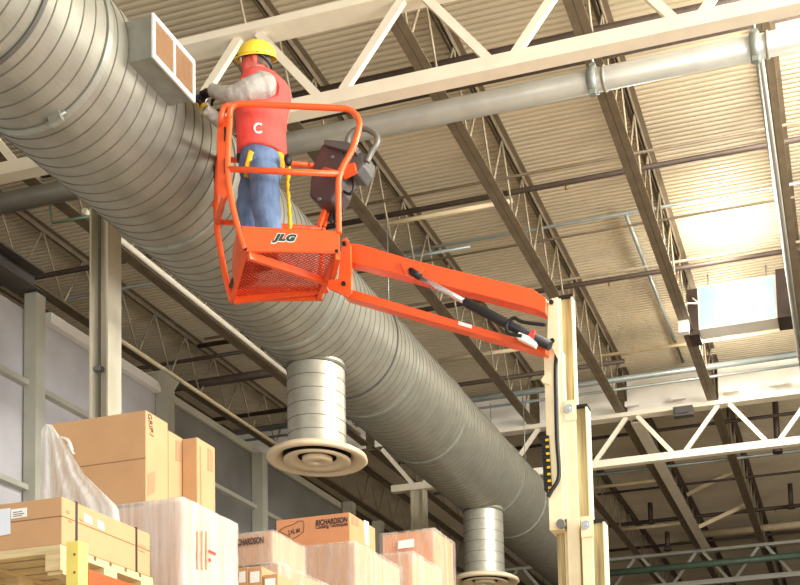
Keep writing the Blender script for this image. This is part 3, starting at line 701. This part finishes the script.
# boots
for Lg, tw in ((LL, .0), (RL, .2)):
    e = Lg[-1]; base = V((e.x, e.y, FLZ)); d = (FW + SD * tw).normalized(); sd_ = UP.cross(d)
    bmb = MB(); bmb.loft([(base + UP * .14, d * .07, sd_ * .06), (base + UP * .08 + d * .01, d * .085, sd_ * .06), (base + UP * .045 + d * .05, d * .14, sd_ * .058), (base + UP * .012 + d * .055, d * .155, sd_ * .058), (base + UP * .001 + d * .055, d * .155, sd_ * .056)], 18); bmb.build('boot', 'boot', per)
# jeans
mb = MB(); mb.loft([ring(W(262, 148), .165, .15), ring(W(262, 158), .175, .16), ring(W(261, 168), .18, .165), ring(W(260, 178), .165, .15)], 20)
for Lg, k in ((LL, 1.), (RL, .88)):
    c = curve(Lg, 4); nr = len(c)
    rr = [(.122 - .026 * (i / (nr - 1)) + .006 * sin(i * 1.9)) * k for i in range(nr)]
    mb.tube(c[:-2], rr[:-2], 16)
jeans = mb.build('jeans', 'jeans', per); remesh(jeans, .012, 2)
# shirt
mb = MB(); mb.loft(torso(.93, 1), 20)
def sleeve(P, r0, r1):
    c = curve(P, 5); n = len(c)
    mb.tube(c, [(r0 + (r1 - r0) * (i / (n - 1)) ** .9 + .003 * sin(i * 2.3)) for i in range(n)], 16)
    mb.tube([c[-1] - (c[-1] - c[-2]).normalized() * .02, c[-1] + (c[-1] - c[-2]).normalized() * .02], r1 + .006, 14)
sleeve(LA, .1, .05); sleeve(RA, .088, .046)
mb.ball(LA[0], SD * .085, FW * .1, UP * .085)
shirt = mb.build('shirt', 'shirt', per); remesh(shirt, .011, 2)
# vest: shell over the shirt, open at the arm
mb = MB()
tr = torso(1.1)
hem = [ring(W(262, 157), .205, .185)] + [r for r in tr[1:-1]]
mb.loft(hem, 28)
vest = mb.build('vest', 'vest', per); remesh(vest, .012, 1)
# push the vest back around the sleeve
for v in vest.data.vertices:
    p = v.co + world_loc(per)
    for P in (LA,):
        d = min((p - (P[0] + (P[1] - P[0]) * t)).length for t in (0, .25, .5))
        if d < .115:
            v.co -= SD * (.115 - d) * 1.3
mb = MB(); cv = W(258, 128)
# round mark on the back of the vest
def vest_point(x, y):
    d = ray(x, y); best = None
    dg = bpy.context.evaluated_depsgraph_get()
    o0 = world_loc(vest); ok, loc, nor, idx = vest.ray_cast(CAM - o0, d.normalized())
    return (loc + o0 + nor * .004) if ok else atY(x, y, YW - .2)
pts = [vest_point(258.5 + 4.2 * cos(radians(a)), 128.5 - 4.6 * sin(radians(a))) for a in range(45, 316, 15)]
MB().tube(pts, .008, 8).build('letter_mark', 'paper', vest)
MB().ball(W(241.5, 157, -.06), SD * .04, FW * .045, UP * .06, 12, 8).build('belt_pouch', 'black', per)
# harness straps
def jp(ob, x, y, k=.006):
    o0 = world_loc(ob); ok, loc, nor, idx = ob.ray_cast(CAM - o0, ray(x, y).normalized())
    return (loc + o0 + nor * k) if ok else None
for pl in ([(252, 152), (250, 160), (248.5, 168), (247, 176)], [(275, 144), (279, 152), (281, 160), (281, 168)]):
    P = [jp(jeans, *p) or jp(vest, *p) for p in pl]; P = [p for p in P if p]
    if len(P) > 1: MB().tube(curve(P), .026, 10, flat=.35).build('harness_strap', 'ystrap', per)
MB().tube(curve([W(288, 158, .0), W(289, 170, .02), W(287.5, 185, .05), W(289, 205, .05), W(290, 224, .05), W(290.5, 245, .05)]), [.013 + .007 * (i % 3 == 0) for i in range(31)], 8).build('lanyard', 'ystrap', per)
MB().ball(W(288, 160, -.02), (.03, 0, 0), (0, .04, 0), (0, 0, .05), 10, 8).build('harness_buckle', 'black', per)
# hard hat
HU = (UP + HF * .04 + HS * .36).normalized(); HFF = (HF - HU * HF.dot(HU)).normalized(); HSS = HU.cross(HFF)
h0 = hc + UP * .042 - HF * .008
prof = [(0, 1.0), (.2, .985), (.45, .93), (.7, .78), (.88, .55), (.97, .3), (1.0, .02)]
mb = MB(); vs = []; n = 40
for h, r in prof:
    for j in range(n):
        a = 2 * pi * j / n; vs.append(h0 + HU * (.112 * HK * h) + HFF * (.135 * HK * r * cos(a)) + HSS * (.118 * HK * r * sin(a)))
mb.add(vs, [(i * n + j, i * n + (j + 1) % n, (i + 1) * n + (j + 1) % n, (i + 1) * n + j) for i in range(len(prof) - 1) for j in range(n)], True)
hat = mb.build('hard_hat', 'yellow', per)
md = hat.modifiers.new('t', 'SOLIDIFY'); md.thickness = .004
vs = []
for k, (ex, dz) in enumerate(((0, 0), (1, -.006), (1, -.014), (0, -.008))):
    for j in range(n):
        a = 2 * pi * j / n; br = .008 + .035 * max(0, cos(a)) ** 1.5
        vs.append(h0 + HU * (dz - .012 * ex * max(0, cos(a))) + HFF * ((.135 * HK + br * ex) * cos(a)) + HSS * ((.118 * HK + br * ex) * sin(a)))
MB().add(vs, [(i * n + j, i * n + (j + 1) % n, ((i + 1) % 4) * n + (j + 1) % n, ((i + 1) % 4) * n + j) for i in range(4) for j in range(n)], True).build('hat_brim', 'yellow', hat)
MB().tube([h0 + HU * (.11 * HK * sin(t)) * 1.02 + HFF * (.135 * HK * cos(t)) * 1.01 for t in [radians(x) for x in range(10, 171, 10)]], .011, 8).build('hat_ridge', 'yellow', hat)
MB().tube(curve([hc + (HS * .09 + HF * .02 + UP * .02) * HK, hc + (HS * .092 - HF * .05 - UP * .0) * HK, hc + (- HF * .105 - UP * .03) * HK, hc + (- HS * .092 - HF * .05) * HK]), .02, 8, flat=.5).build('hat_band', 'black', hat)
# hair, ear muff strap, glasses, beard
mb = MB(); vs = []; fs = []; n = 22; m2 = 12
mb.ball(hc - HF * .012 - UP * .004, HF * .098 * HK, HS * .083 * HK, UP * .112 * HK, n, m2)
keep = []
for f in mb.f:
    c = sum((mb.v[i] for i in f), V()) / len(f) - hc
    if (c.dot(HF) < -.035 and c.z > -.075) or c.z > .05: keep.append(f)
mb.f = keep; mb.sm = [True] * len(keep)
hair = mb.build('hair', 'hair', per)
MB().tube(curve([hc + (HS * .083 - HF * .01 + UP * .008) * HK, hc + (HS * .08 + HF * .06 + UP * .008) * HK, hc + (HS * .062 + HF * .105 + UP * .004) * HK]), .004, 6).build('glasses_arm', 'grey', per)
for s_ in (-1, 1):
    MB().ball(hc + (HF * .104 + HS * .034 * s_) * HK, HF * .008, HS * .032, UP * .024, 12, 8).build('glasses_lens', 'clear', per)
MB().ball(hc + (HF * .085 - UP * .1) * HK, HF * .034, HS * .035, UP * .026, 12, 8).build('beard', 'hair', per)
MB().loft([ring(W(261.5, 76.5), .088, .085), ring(W(260, 72), .084, .082)], 20, cap=False).build('collar', 'shirt', per)
# gloved hands
def hand(wr, d, pn, name, curl=1.0, flip=1):
    d = V(d).normalized(); pn = V(pn); pn = (pn - d * pn.dot(d)).normalized(); sx = d.cross(pn) * flip
    mb = MB()
    mb.loft([(wr - d * .02, sx * .036, pn * .03), (wr + d * .02, sx * .038, pn * .026), (wr + d * .06, sx * .046, pn * .024), (wr + d * .095, sx * .044, pn * .02)], 14)
    for i, L in enumerate((.076, .086, .08, .062)):
        base = wr + d * .085 + sx * (-.033 + .022 * i); pts = [base]; ang = .25 * curl; p = base
        for k in range(3):
            dd = d * cos(ang) + pn * sin(ang); p = p + dd * L * (.45, .32, .25)[k]; pts.append(p); ang += .75 * curl
        mb.tube(pts, [.0125, .012, .011, .009], 8)
    th = wr + d * .03 - sx * .036
    mb.tube([th, th + (d * .5 - sx * .7 + pn * .4).normalized() * .035, th + (d * .5 - sx * .7 + pn * .4).normalized() * .035 + (d * .8 + pn * .7).normalized() * .035, th + (d * .5 - sx * .7 + pn * .4).normalized() * .035 + (d * .6 + pn * 1.1).normalized() * .06], [.015, .014, .0125, .010], 8)
    g = mb.build(name, 'glove', per); remesh(g, .0045, 1)
    MB().loft([(wr - d * .035, sx * .047, pn * .044), (wr + d * .012, sx * .044, pn * .036)], 14, cap=False).build('cuff', 'gloveY', g)
    MB().ball(wr + d * .06 - pn * .02, d * .035, sx * .036, pn * .008, 12, 8).build('knuckle_pad', 'gloveY', g)
    return g
hl = LA[-1]; hr = RA[-1]
hand(hl, (-.9, .1, .0), (.1, .1, -1), 'glove', 1.15, 1)
hand(hr, (-.6, .05, .6), (.35, .3, .85), 'glove', 1.2, -1)
# tool
ta = W(192, 95, -.27); tb_ = W(208, 91, -.24)
tool = thing('hand_tool', ta, 'dark hand tool held by both gloves at the register corner', 'tool')
MB().tube([ta, ta + (tb_ - ta) * .55], .008, 8).build('shaft', 'grey', tool)
MB().tube([ta + (tb_ - ta) * .5, tb_, tb_ + (tb_ - ta) * .25], [.014, .018, .016], 10).build('grip', 'black', tool)
# ------------------------------------------------------------------ rack and loads on it (bottom left)
RX = -4.3; ZB = 3.245
rack = thing('pallet_rack', (-4.9, 8, 0), 'pallet rack with yellow post and orange beam at the lower left', 'rack')
PXC = (atY(65.5, 545, 5.17).x + atY(79, 545, 5.17).x) / 2
for x in (PXC, -5.55):
    for y, zt_ in ((5.21, 3.375), (7.85, 3.2), (10.5, 3.2), (13.1, 3.2)):
        mb = MB().box((x - .038, y - .04, 0), (x + .038, y - .034, zt_)).box((x - .038, y - .034, 0), (x - .032, y + .04, zt_)).box((x + .032, y - .034, 0), (x + .038, y + .04, zt_))
        mb.build('upright', 'rackY', rack)
        if x == PXC and y < 6:
            for z in (3.10, 3.2, 3.3): MB().tube([(x + .015, y - .042, z), (x + .015, y - .039, z)], .008, 10).build('slot', 'boxd', rack)
for x in (PXC, -5.55):
    for y0, y1 in ((5.28, 7.8), (7.91, 10.45), (10.56, 13.05)):
        mb = MB().box((x - .02, y0, ZB - .14), (x + .02, y1, ZB - .002))
        mb.build('beam', 'rackO', rack)
for y in (5.25, 13.08): MB().box((-5.5, y - .02, 2.9), (-4.285, y + .02, 2.95)).build('brace', 'rackY', rack)
def pallet(x0, x1, y0, y1, z, label):
    o = thing('wooden_pallet', ((x0 + x1) / 2, (y0 + y1) / 2, z), label, 'pallet', 'pallets on the rack')
    n = 6; w = (y1 - y0) / n
    for i in range(n): MB().box((x0, y0 + w * i + .012, z + .143), (x1, y0 + w * (i + 1) - .012, z + .165)).build('deck_board', 'wood', o)
    MB().box((x0, y0 - .012, z + .118), (x1, y0 + .011, z + .165)).build('lead_board', 'wood', o)
    for i in range(3):
        xx = x0 + (x1 - x0 - .1) * i / 2
        for yy in (y0 - .01, (y0 + y1) / 2 - .06, y1 - .13): MB().box((xx, yy, z + .02), (xx + .1, yy + .12, z + .12)).build('block', 'wood', o)
        MB().box((xx, y0 + .01, z + .12), (xx + .1, y1 - .01, z + .143)).build('stringer_board', 'wood', o)
        MB().box((xx, y0 + .01, z), (xx + .1, y1 - .01, z + .02)).build('bottom_board', 'wood', o)
    return o
def carton(x0, x1, y0, y1, z0, z1, m_, label, name='carton', seam=True, cat='carton', group=None):
    o = thing(name, ((x0 + x1) / 2, (y0 + y1) / 2, z0), label, cat, group)
    MB().box((x0, y0, z0), (x1, y1, z1)).build('body', m_, o, bevel=.006)
    return o
def filmbox(o, x0, x1, y0, y1, z0, z1, m_='film', e=.012):
    # crumpled film around the load
    bm = bmesh.new(); bmesh.ops.create_cube(bm, size=1)
    bmesh.ops.subdivide_edges(bm, edges=bm.edges, cuts=14, use_grid_fill=True)
    o0 = world_loc(o)
    for v in bm.verts:
        p = V((x0 - e + (x1 - x0 + 2 * e) * (v.co.x + .5), y0 - e + (y1 - y0 + 2 * e) * (v.co.y + .5), z0 + (z1 - z0 + e) * (v.co.z + .5)))
        nz = noise.noise(p * 9) * .006 + noise.noise(p * 23) * .003
        c = V(((x0 + x1) / 2, (y0 + y1) / 2, p.z)); p = p + (p - c).normalized() * nz; v.co = p - o0
    me = bpy.data.meshes.new('stretch_wrap'); bm.to_mesh(me); bm.free()
    me.polygons.foreach_set('use_smooth', [True] * len(me.polygons)); me.materials.append(M[m_])
    ob = bpy.data.objects.new('stretch_wrap', me); COL.objects.link(ob); ob.parent = o
    return ob
ZP = ZB + .167
# first pallet: flat strapped box
pallet(-5.6, -4.3, 5.31, 6.16, ZB, 'pale wooden pallet under the strapped flat carton at the lower left')
b1 = carton(-5.55, RX, 5.31, 6.12, ZP, 3.69, 'box', 'flat wide carton with black straps and paper labels on the front pallet')
b1.children[0].data.materials[0] = M['box']
mb = MB().box((-5.552, 5.307, 3.575), (RX + .003, 6.123, 3.579)); mb.build('lid_edge', 'boxd', b1)
for y in (5.43, 5.98):
    mb = MB().box((RX, y - .008, ZP), (RX + .004, y + .008, 3.694)).box((-5.55, y - .008, 3.69), (RX + .004, y + .008, 3.694)); mb.build('strap', 'band', b1)
def sticker_front(o, pix, Y, m_='paper', name='paper_label'):
    P = [atY(x, y, Y) for x, y in pix]; MB().prism(P, V((0, .003, 0))).build(name, m_, o)
def sticker_side(o, pix, X, m_='paper', name='paper_label'):
    P = [atX(x, y, X) for x, y in pix]; MB().prism(P, V((-.003, 0, 0))).build(name, m_, o)
sticker_front(b1, [(-6, 510), (10, 508), (10, 534), (-6, 537)], 5.305, 'paperb')
sticker_front(b1, [(11, 509.5), (26.5, 507.5), (26.5, 516.5), (11, 519)], 5.306)
for i in range(3):
    sticker_front(b1, [(13, 512.2 + i * 2), (22 + i % 2 * 2, 511 + i * 2), (22 + i % 2 * 2, 511.5 + i * 2), (13, 512.7 + i * 2)], 5.3035, 'ink', 'print')
sticker_side(b1, [(84.5, 513), (92, 518), (92.5, 525), (85, 521)], RX + .003)
sticker_side(b1, [(97.5, 519.5), (103.5, 523), (104.5, 531), (98.5, 527.5)], RX + .003)
for p in ([(67, 510), (70, 511), (70, 514), (67, 513)], [(69, 520), (72, 521.5), (72, 523), (69, 522)], [(80, 518), (83, 520), (83, 522), (80, 520)], [(139, 544), (146, 547), (146, 548), (139, 545)], [(138.5, 549), (145, 552), (145, 553), (138.5, 550)]):
    sticker_side(b1, p, RX + .003, 'inkr', 'print')
# wrapped load behind it
def load(name_label, x0, x1, y0, y1, z1, pal_label, m_='box2', fm='film', rows=3, cols=3):
    pallet(x0, x1, y0, y1, ZB, pal_label)
    o = thing('wrapped_load', ((x0 + x1) / 2, (y0 + y1) / 2, ZP), name_label, 'wrapped pallet load')
    H_ = z1 - ZP
    for i in range(rows):
        for j in range(2):
            ya = y0 + .01 + (y1 - y0 - .02) * j / 2; yb_ = y0 + .01 + (y1 - y0 - .02) * (j + 1) / 2
            za = ZP + H_ * i / rows
            for k in range(2):
                xa = x0 + .01 + (x1 - x0 - .02) * k / 2; xb_ = x0 + .01 + (x1 - x0 - .02) * (k + 1) / 2
                MB().box((xa, ya, za + .001), (xb_ - .002, yb_ - .002, za + H_ / rows - .002)).build('carton', m_, o, bevel=.005)
    filmbox(o, x0, x1, y0, y1, ZP + .002, z1, fm)
    return o
z2 = atX(183, 499, RX).z
l2 = load('white wrapped load with a red-marked side, below the big cartons', -5.45, RX, 6.48, 7.13, z2, 'pallet under the white wrapped load below the big cartons', fm='filmw', rows=2)
def ink_side(o, pix, X, m_): sticker_side(o, pix, X, m_, 'print')
ink_side(l2, [(209, 549.5), (216, 553), (216, 555.5), (209, 552)], RX + .022, 'redink')
ink_side(l2, [(209, 558), (211, 559), (211, 562), (209, 561)], RX + .022, 'redink')
for x in (197, 201.5, 206): ink_side(l2, [(x, 531), (x + 1.2, 531.5), (x + 1.2, 570), (x, 569)], RX + .020, 'inkr')
# three tall cartons on top
q = atZ(146, 502, z2 + .02); cx1 = q.x; cy0 = q.y
zt1 = atY(145, 410, cy0).z
x_l = atY(50, 425, cy0).x
ZT = z2 + .015
y1e = atX(168, 432, cx1).y
o = carton(x_l, cx1, cy0, y1e, ZT, zt1, 'box', 'largest tan carton, standing on the white wrapped load at the left')
big = o
seamz = atY(145, 458, cy0).z
MB().box((x_l - .001, cy0 - .003, seamz - .002), (cx1 + .001, cy0, seamz + .002)).build('seam', 'boxd', o)
q3 = atZ(197, 520, ZT); cx3 = cx1 + .19
t = text('print', 'GRIP./', 'ink', big, atX(147.5, 413, cx1) + V((.003, 0, -.0)), (0, .18, -1), (0, 1, .18), .06, .0008)
for pix in ([(148, 474), (155, 471), (155, 492), (148, 496)],): sticker_side(big, pix, cx1 + .003, 'inkr', 'print')
y2e = atX(183, 441, cx1).y
o = carton(cx1 - .62, cx1 + .001, y1e + .004, y2e, ZT, atX(168, 430, cx1).z, 'box', 'narrow carton squeezed between the largest carton and the carton right of it')
sticker_side(o, [(176, 440), (182, 442), (182, 462), (176, 460)], cx1 + .004, 'inkr', 'print')
c3y0 = y2e - .02; c3x0 = cx1 + .006
c3x1 = atY(197, 437, c3y0).x; c3y1 = atX(215, 450, c3x1).y
zt3 = atY(197, 437, c3y0).z
o = carton(c3x0, c3x1, c3y0, c3y1, ZT, zt3, 'box', 'right carton of the three standing on the white wrapped load')
sticker_side(o, [(208, 448), (213, 451), (213, 472), (208, 470)], c3x1 + .003, 'inkr', 'print')
sticker_side(o, [(200, 446), (201, 446.5), (202, 515), (201, 514.5)], c3x1 + .003, 'inkr', 'print')
# loose film sheet draped from the largest carton to the load
mb = MB(); NS, NT = 22, 30; yf = min(cy0, 6.47) - .012
Ltop = [(46, 424), (41, 431), (41, 470), (40, 506), (40, 540)]; Rtop = [(52, 425), (66, 445), (84, 474), (118, 507), (122, 535)]
def lerp(P, t):
    t = t * (len(P) - 1); i = min(int(t), len(P) - 2); f = t - i
    return (P[i][0] + (P[i + 1][0] - P[i][0]) * f, P[i][1] + (P[i + 1][1] - P[i][1]) * f)
vs = []
for i in range(NS + 1):
    l = lerp(Ltop, i / NS); r = lerp(Rtop, i / NS)
    for j in range(NT + 1):
        t = j / NT; x = l[0] + (r[0] - l[0]) * t; y = l[1] + (r[1] - l[1]) * t
        dy = -.035 * sin(pi * t) * (i / NS) + .018 * sin(t * 21 + i * .25) * (.3 + i / NS) + .01 * noise.noise(V((x * .2, y * .2, 0)))
        vs.append(atY(x, y, yf - .03 + dy))
mb.add(vs, [(i * (NT + 1) + j, i * (NT + 1) + j + 1, (i + 1) * (NT + 1) + j + 1, (i + 1) * (NT + 1) + j) for i in range(NS) for j in range(NT)], True)
sheet = tag(mb.build('plastic_sheet', 'filmt'), 'loose clear plastic sheet draped from the largest carton down to the load', 'plastic sheet')
pts = [atY(x, y, yf - .05) for x, y in ((60, 437), (68, 440), (72, 450), (68, 444), (74, 454))]
MB().tube(curve(pts), .012, 6, flat=.4).build('torn_end', 'filmt', sheet)
# loads further along the rack
zA = atX(266, 530, RX).z; zA0 = atX(266, 561, RX).z; yA0 = atX(266, 530, RX).y; yA1 = atX(299, 545, RX).y
yB0 = atX(277, 561, RX).y
lA = load('low wrapped load below the small wrapped carton, at the bottom edge', -5.45, RX + .07, 7.62, 8.75, zA0 - .005, 'pallet under the low wrapped load near the bottom edge', rows=2)
oA = carton(-5.1, RX, 7.66, yA1 + .1, zA0 + .012, zA + .02, 'box2', 'small wrapped carton with faded print, left of the orange-tan printed carton', name='wrapped_carton')
filmbox(oA, -5.1, RX, 7.66, yA1 + .1, zA0 + .012, zA + .02, 'film', .008)
text('print', 'RICHARDSON', 'ink', oA, atY(234, 546.5, 7.652) - V((0, .012, 0)), (1, 0, 0), UP, .07, .0008, .002, 0, 1, .26)
# open brown cartons low at the bottom edge
for i, (x0, x1, yy) in enumerate(((237, 248, 568), (248, 262, 568), (263, 278, 575))):
    Yc = 7.34
    a = atY(x0, yy, Yc); c = atY(x1, yy, Yc)
    o = carton(a.x, c.x, Yc, Yc + .22, ZP + .001, a.z, 'box', ('small tan carton at the bottom edge right of the white wrapped load', 'middle of three small tan cartons at the bottom edge', 'small tan carton at the bottom edge, right of the other two small ones')[i], group='small cartons at the bottom edge')
    sticker_front(o, [(x0 + 2, yy + 4), (x1 - 3, yy + 3), (x1 - 3, yy + 14), (x0 + 2, yy + 15)], Yc - .004)
pallet(-5.1, RX + .05, 7.18, 7.58, ZB, 'short pallet under the small tan cartons at the bottom edge')
# load with the printed carton
yR0 = atX(355, 542, RX).y; yR1 = atX(399, 560, RX).y; zR = atX(355, 542, RX).z
lR = load('tall tan wrapped load under the orange-tan printed carton', -5.3, RX, yR0, yR1 + .05, zR, 'pallet under the tall load with the printed carton', rows=2, fm='film')
p = atZ(350, 549, zR + .012); zR1 = atY(350, 512, p.y).z
xr0 = atY(276, 522, p.y).x; yre = atX(375, 523, p.x).y
oR = carton(xr0, p.x, p.y, yre, zR + .014, zR1, 'boxo', 'orange-tan printed carton with an outlined badge on the tall wrapped load', name='printed_carton')
fy = p.y - .003
text('print', 'RICHARDSON', 'ink', oR, atY(315.5, 525.5, fy), (1, 0, 0), UP, .07, .0006, .003, .12, 1.02, abs(atY(347.5, 520, fy).x - atY(315.5, 525.5, fy).x))
text('print', 'Cooking Techniques', 'ink', oR, atY(315.5, 529, fy), (1, 0, 0), UP, .05, .0006, .001, 0, 1, abs(atY(347.5, 524, fy).x - atY(315.5, 529, fy).x))
badge = [atY(x, y, fy) for x, y in ((279, 531), (284, 527.5), (293, 524.5), (299, 521), (303, 521), (304, 525), (303.5, 532), (298, 536), (291, 540), (290, 537))]
MB().tube(badge + [badge[0]], .0028, 6).build('badge_outline', 'ink', oR)
text('print', 'L+L au', 'ink', oR, atY(288.5, 535.5, fy), (1, 0, .22), (-.1, 0, 1), .07, .0006, .002, .1, 1, .12)
for y in (546.2, 548.6): 
    a = atY(292, y + 2.4, fy); c = atY(349, y - 8.6, fy); MB().bar((a.x, fy, a.z), (c.x, fy, a.z), .004, .004).build('print', 'inkr', oR)
sticker_side(oR, [(364, 520), (368.5, 522), (369, 546), (365.5, 544)], p.x + .004, 'paper', 'tape')
sticker_side(oR, [(352, 516), (359, 519), (359, 527), (352, 524)], p.x + .004, 'inkr', 'print')
# farthest load
yF0 = atX(434, 529, RX).y; yF1 = atX(451, 544, RX).y; zF = atX(434, 529, RX).z
xF0 = atY(381, 535, yF0).x
lF = load('farthest wrapped load with a white label, left of the cream column', xF0, RX, yF0, yF1 + .1, zF, 'pallet under the farthest wrapped load', m_='boxo', rows=3)
sticker_front(lF, [(398, 541), (414, 538.5), (414, 547), (398, 549)], yF0 - .022)
# load between, low
lM = load('low wrapped load in the gap before the farthest load', -5.3, RX + .1, yR1 + .12, yF0 - .06, atX(452, 585, RX).z + .02, 'pallet under the low load before the farthest load', rows=2)
# ------------------------------------------------------------------ light
w = bpy.data.worlds.new('world'); S.world = w; w.use_nodes = True
bg = w.node_tree.nodes['Background']; bg.inputs[0].default_value = (1, .94, .88, 1); bg.inputs[1].default_value = .6
def area(name, loc, target, sx, sy, en, col=(1, .93, .82)):
    l = bpy.data.lights.new(name, 'AREA'); l.shape = 'RECTANGLE'; l.size = sx; l.size_y = sy; l.energy = en; l.color = col
    o = bpy.data.objects.new(name, l); COL.objects.link(o); o.location = loc
    o.rotation_euler = (V(target) - V(loc)).to_track_quat('-Z', 'Y').to_euler(); return o
area('right_side_light', (9, 4.5, 5.5), (-5, 8, 5.5), 5, 4, 1150, (1, .97, .94))  # area light from the right, its source unseen
area('high_right_light', (4.5, 9, 10.2), (-4, 9, 6), 3, 3, 1400, (1, .98, .93))  # unseen area light high at the right, below the closed deck
area('front_fill_light', (3.5, -2.5, 4.5), (-3.5, 8, 7), 4, 4, 420, (1, .98, .95))  # added fill from the camera side, brightens worker and vest
def point(name, loc, en, r=.25, col=(1, .95, .85)):
    l = bpy.data.lights.new(name, 'POINT'); l.energy = en; l.shadow_soft_size = r; l.color = col
    o = bpy.data.objects.new(name, l); COL.objects.link(o); o.location = loc; return o
point('lamp_glow', ((lp.x + rp_.x) / 2, LY - 1.5, 9.95), 75, .15)
point('lamp_back_glow', ((lp.x + rp_.x) / 2 - .3, LY + 1.1, 9.6), 90, .2)
for i, (x, y) in enumerate(((2.5, 13.5), (.75, 10.9))): point('high_bay_lamp', (x, y, 8.6 + i * 1.2), (330, 380)[i], .3)
S.view_settings.view_transform = 'Standard'; S.view_settings.look = 'None'; S.view_settings.gamma = 1; S.view_settings.use_curve_mapping = False
S.view_settings.exposure = .5
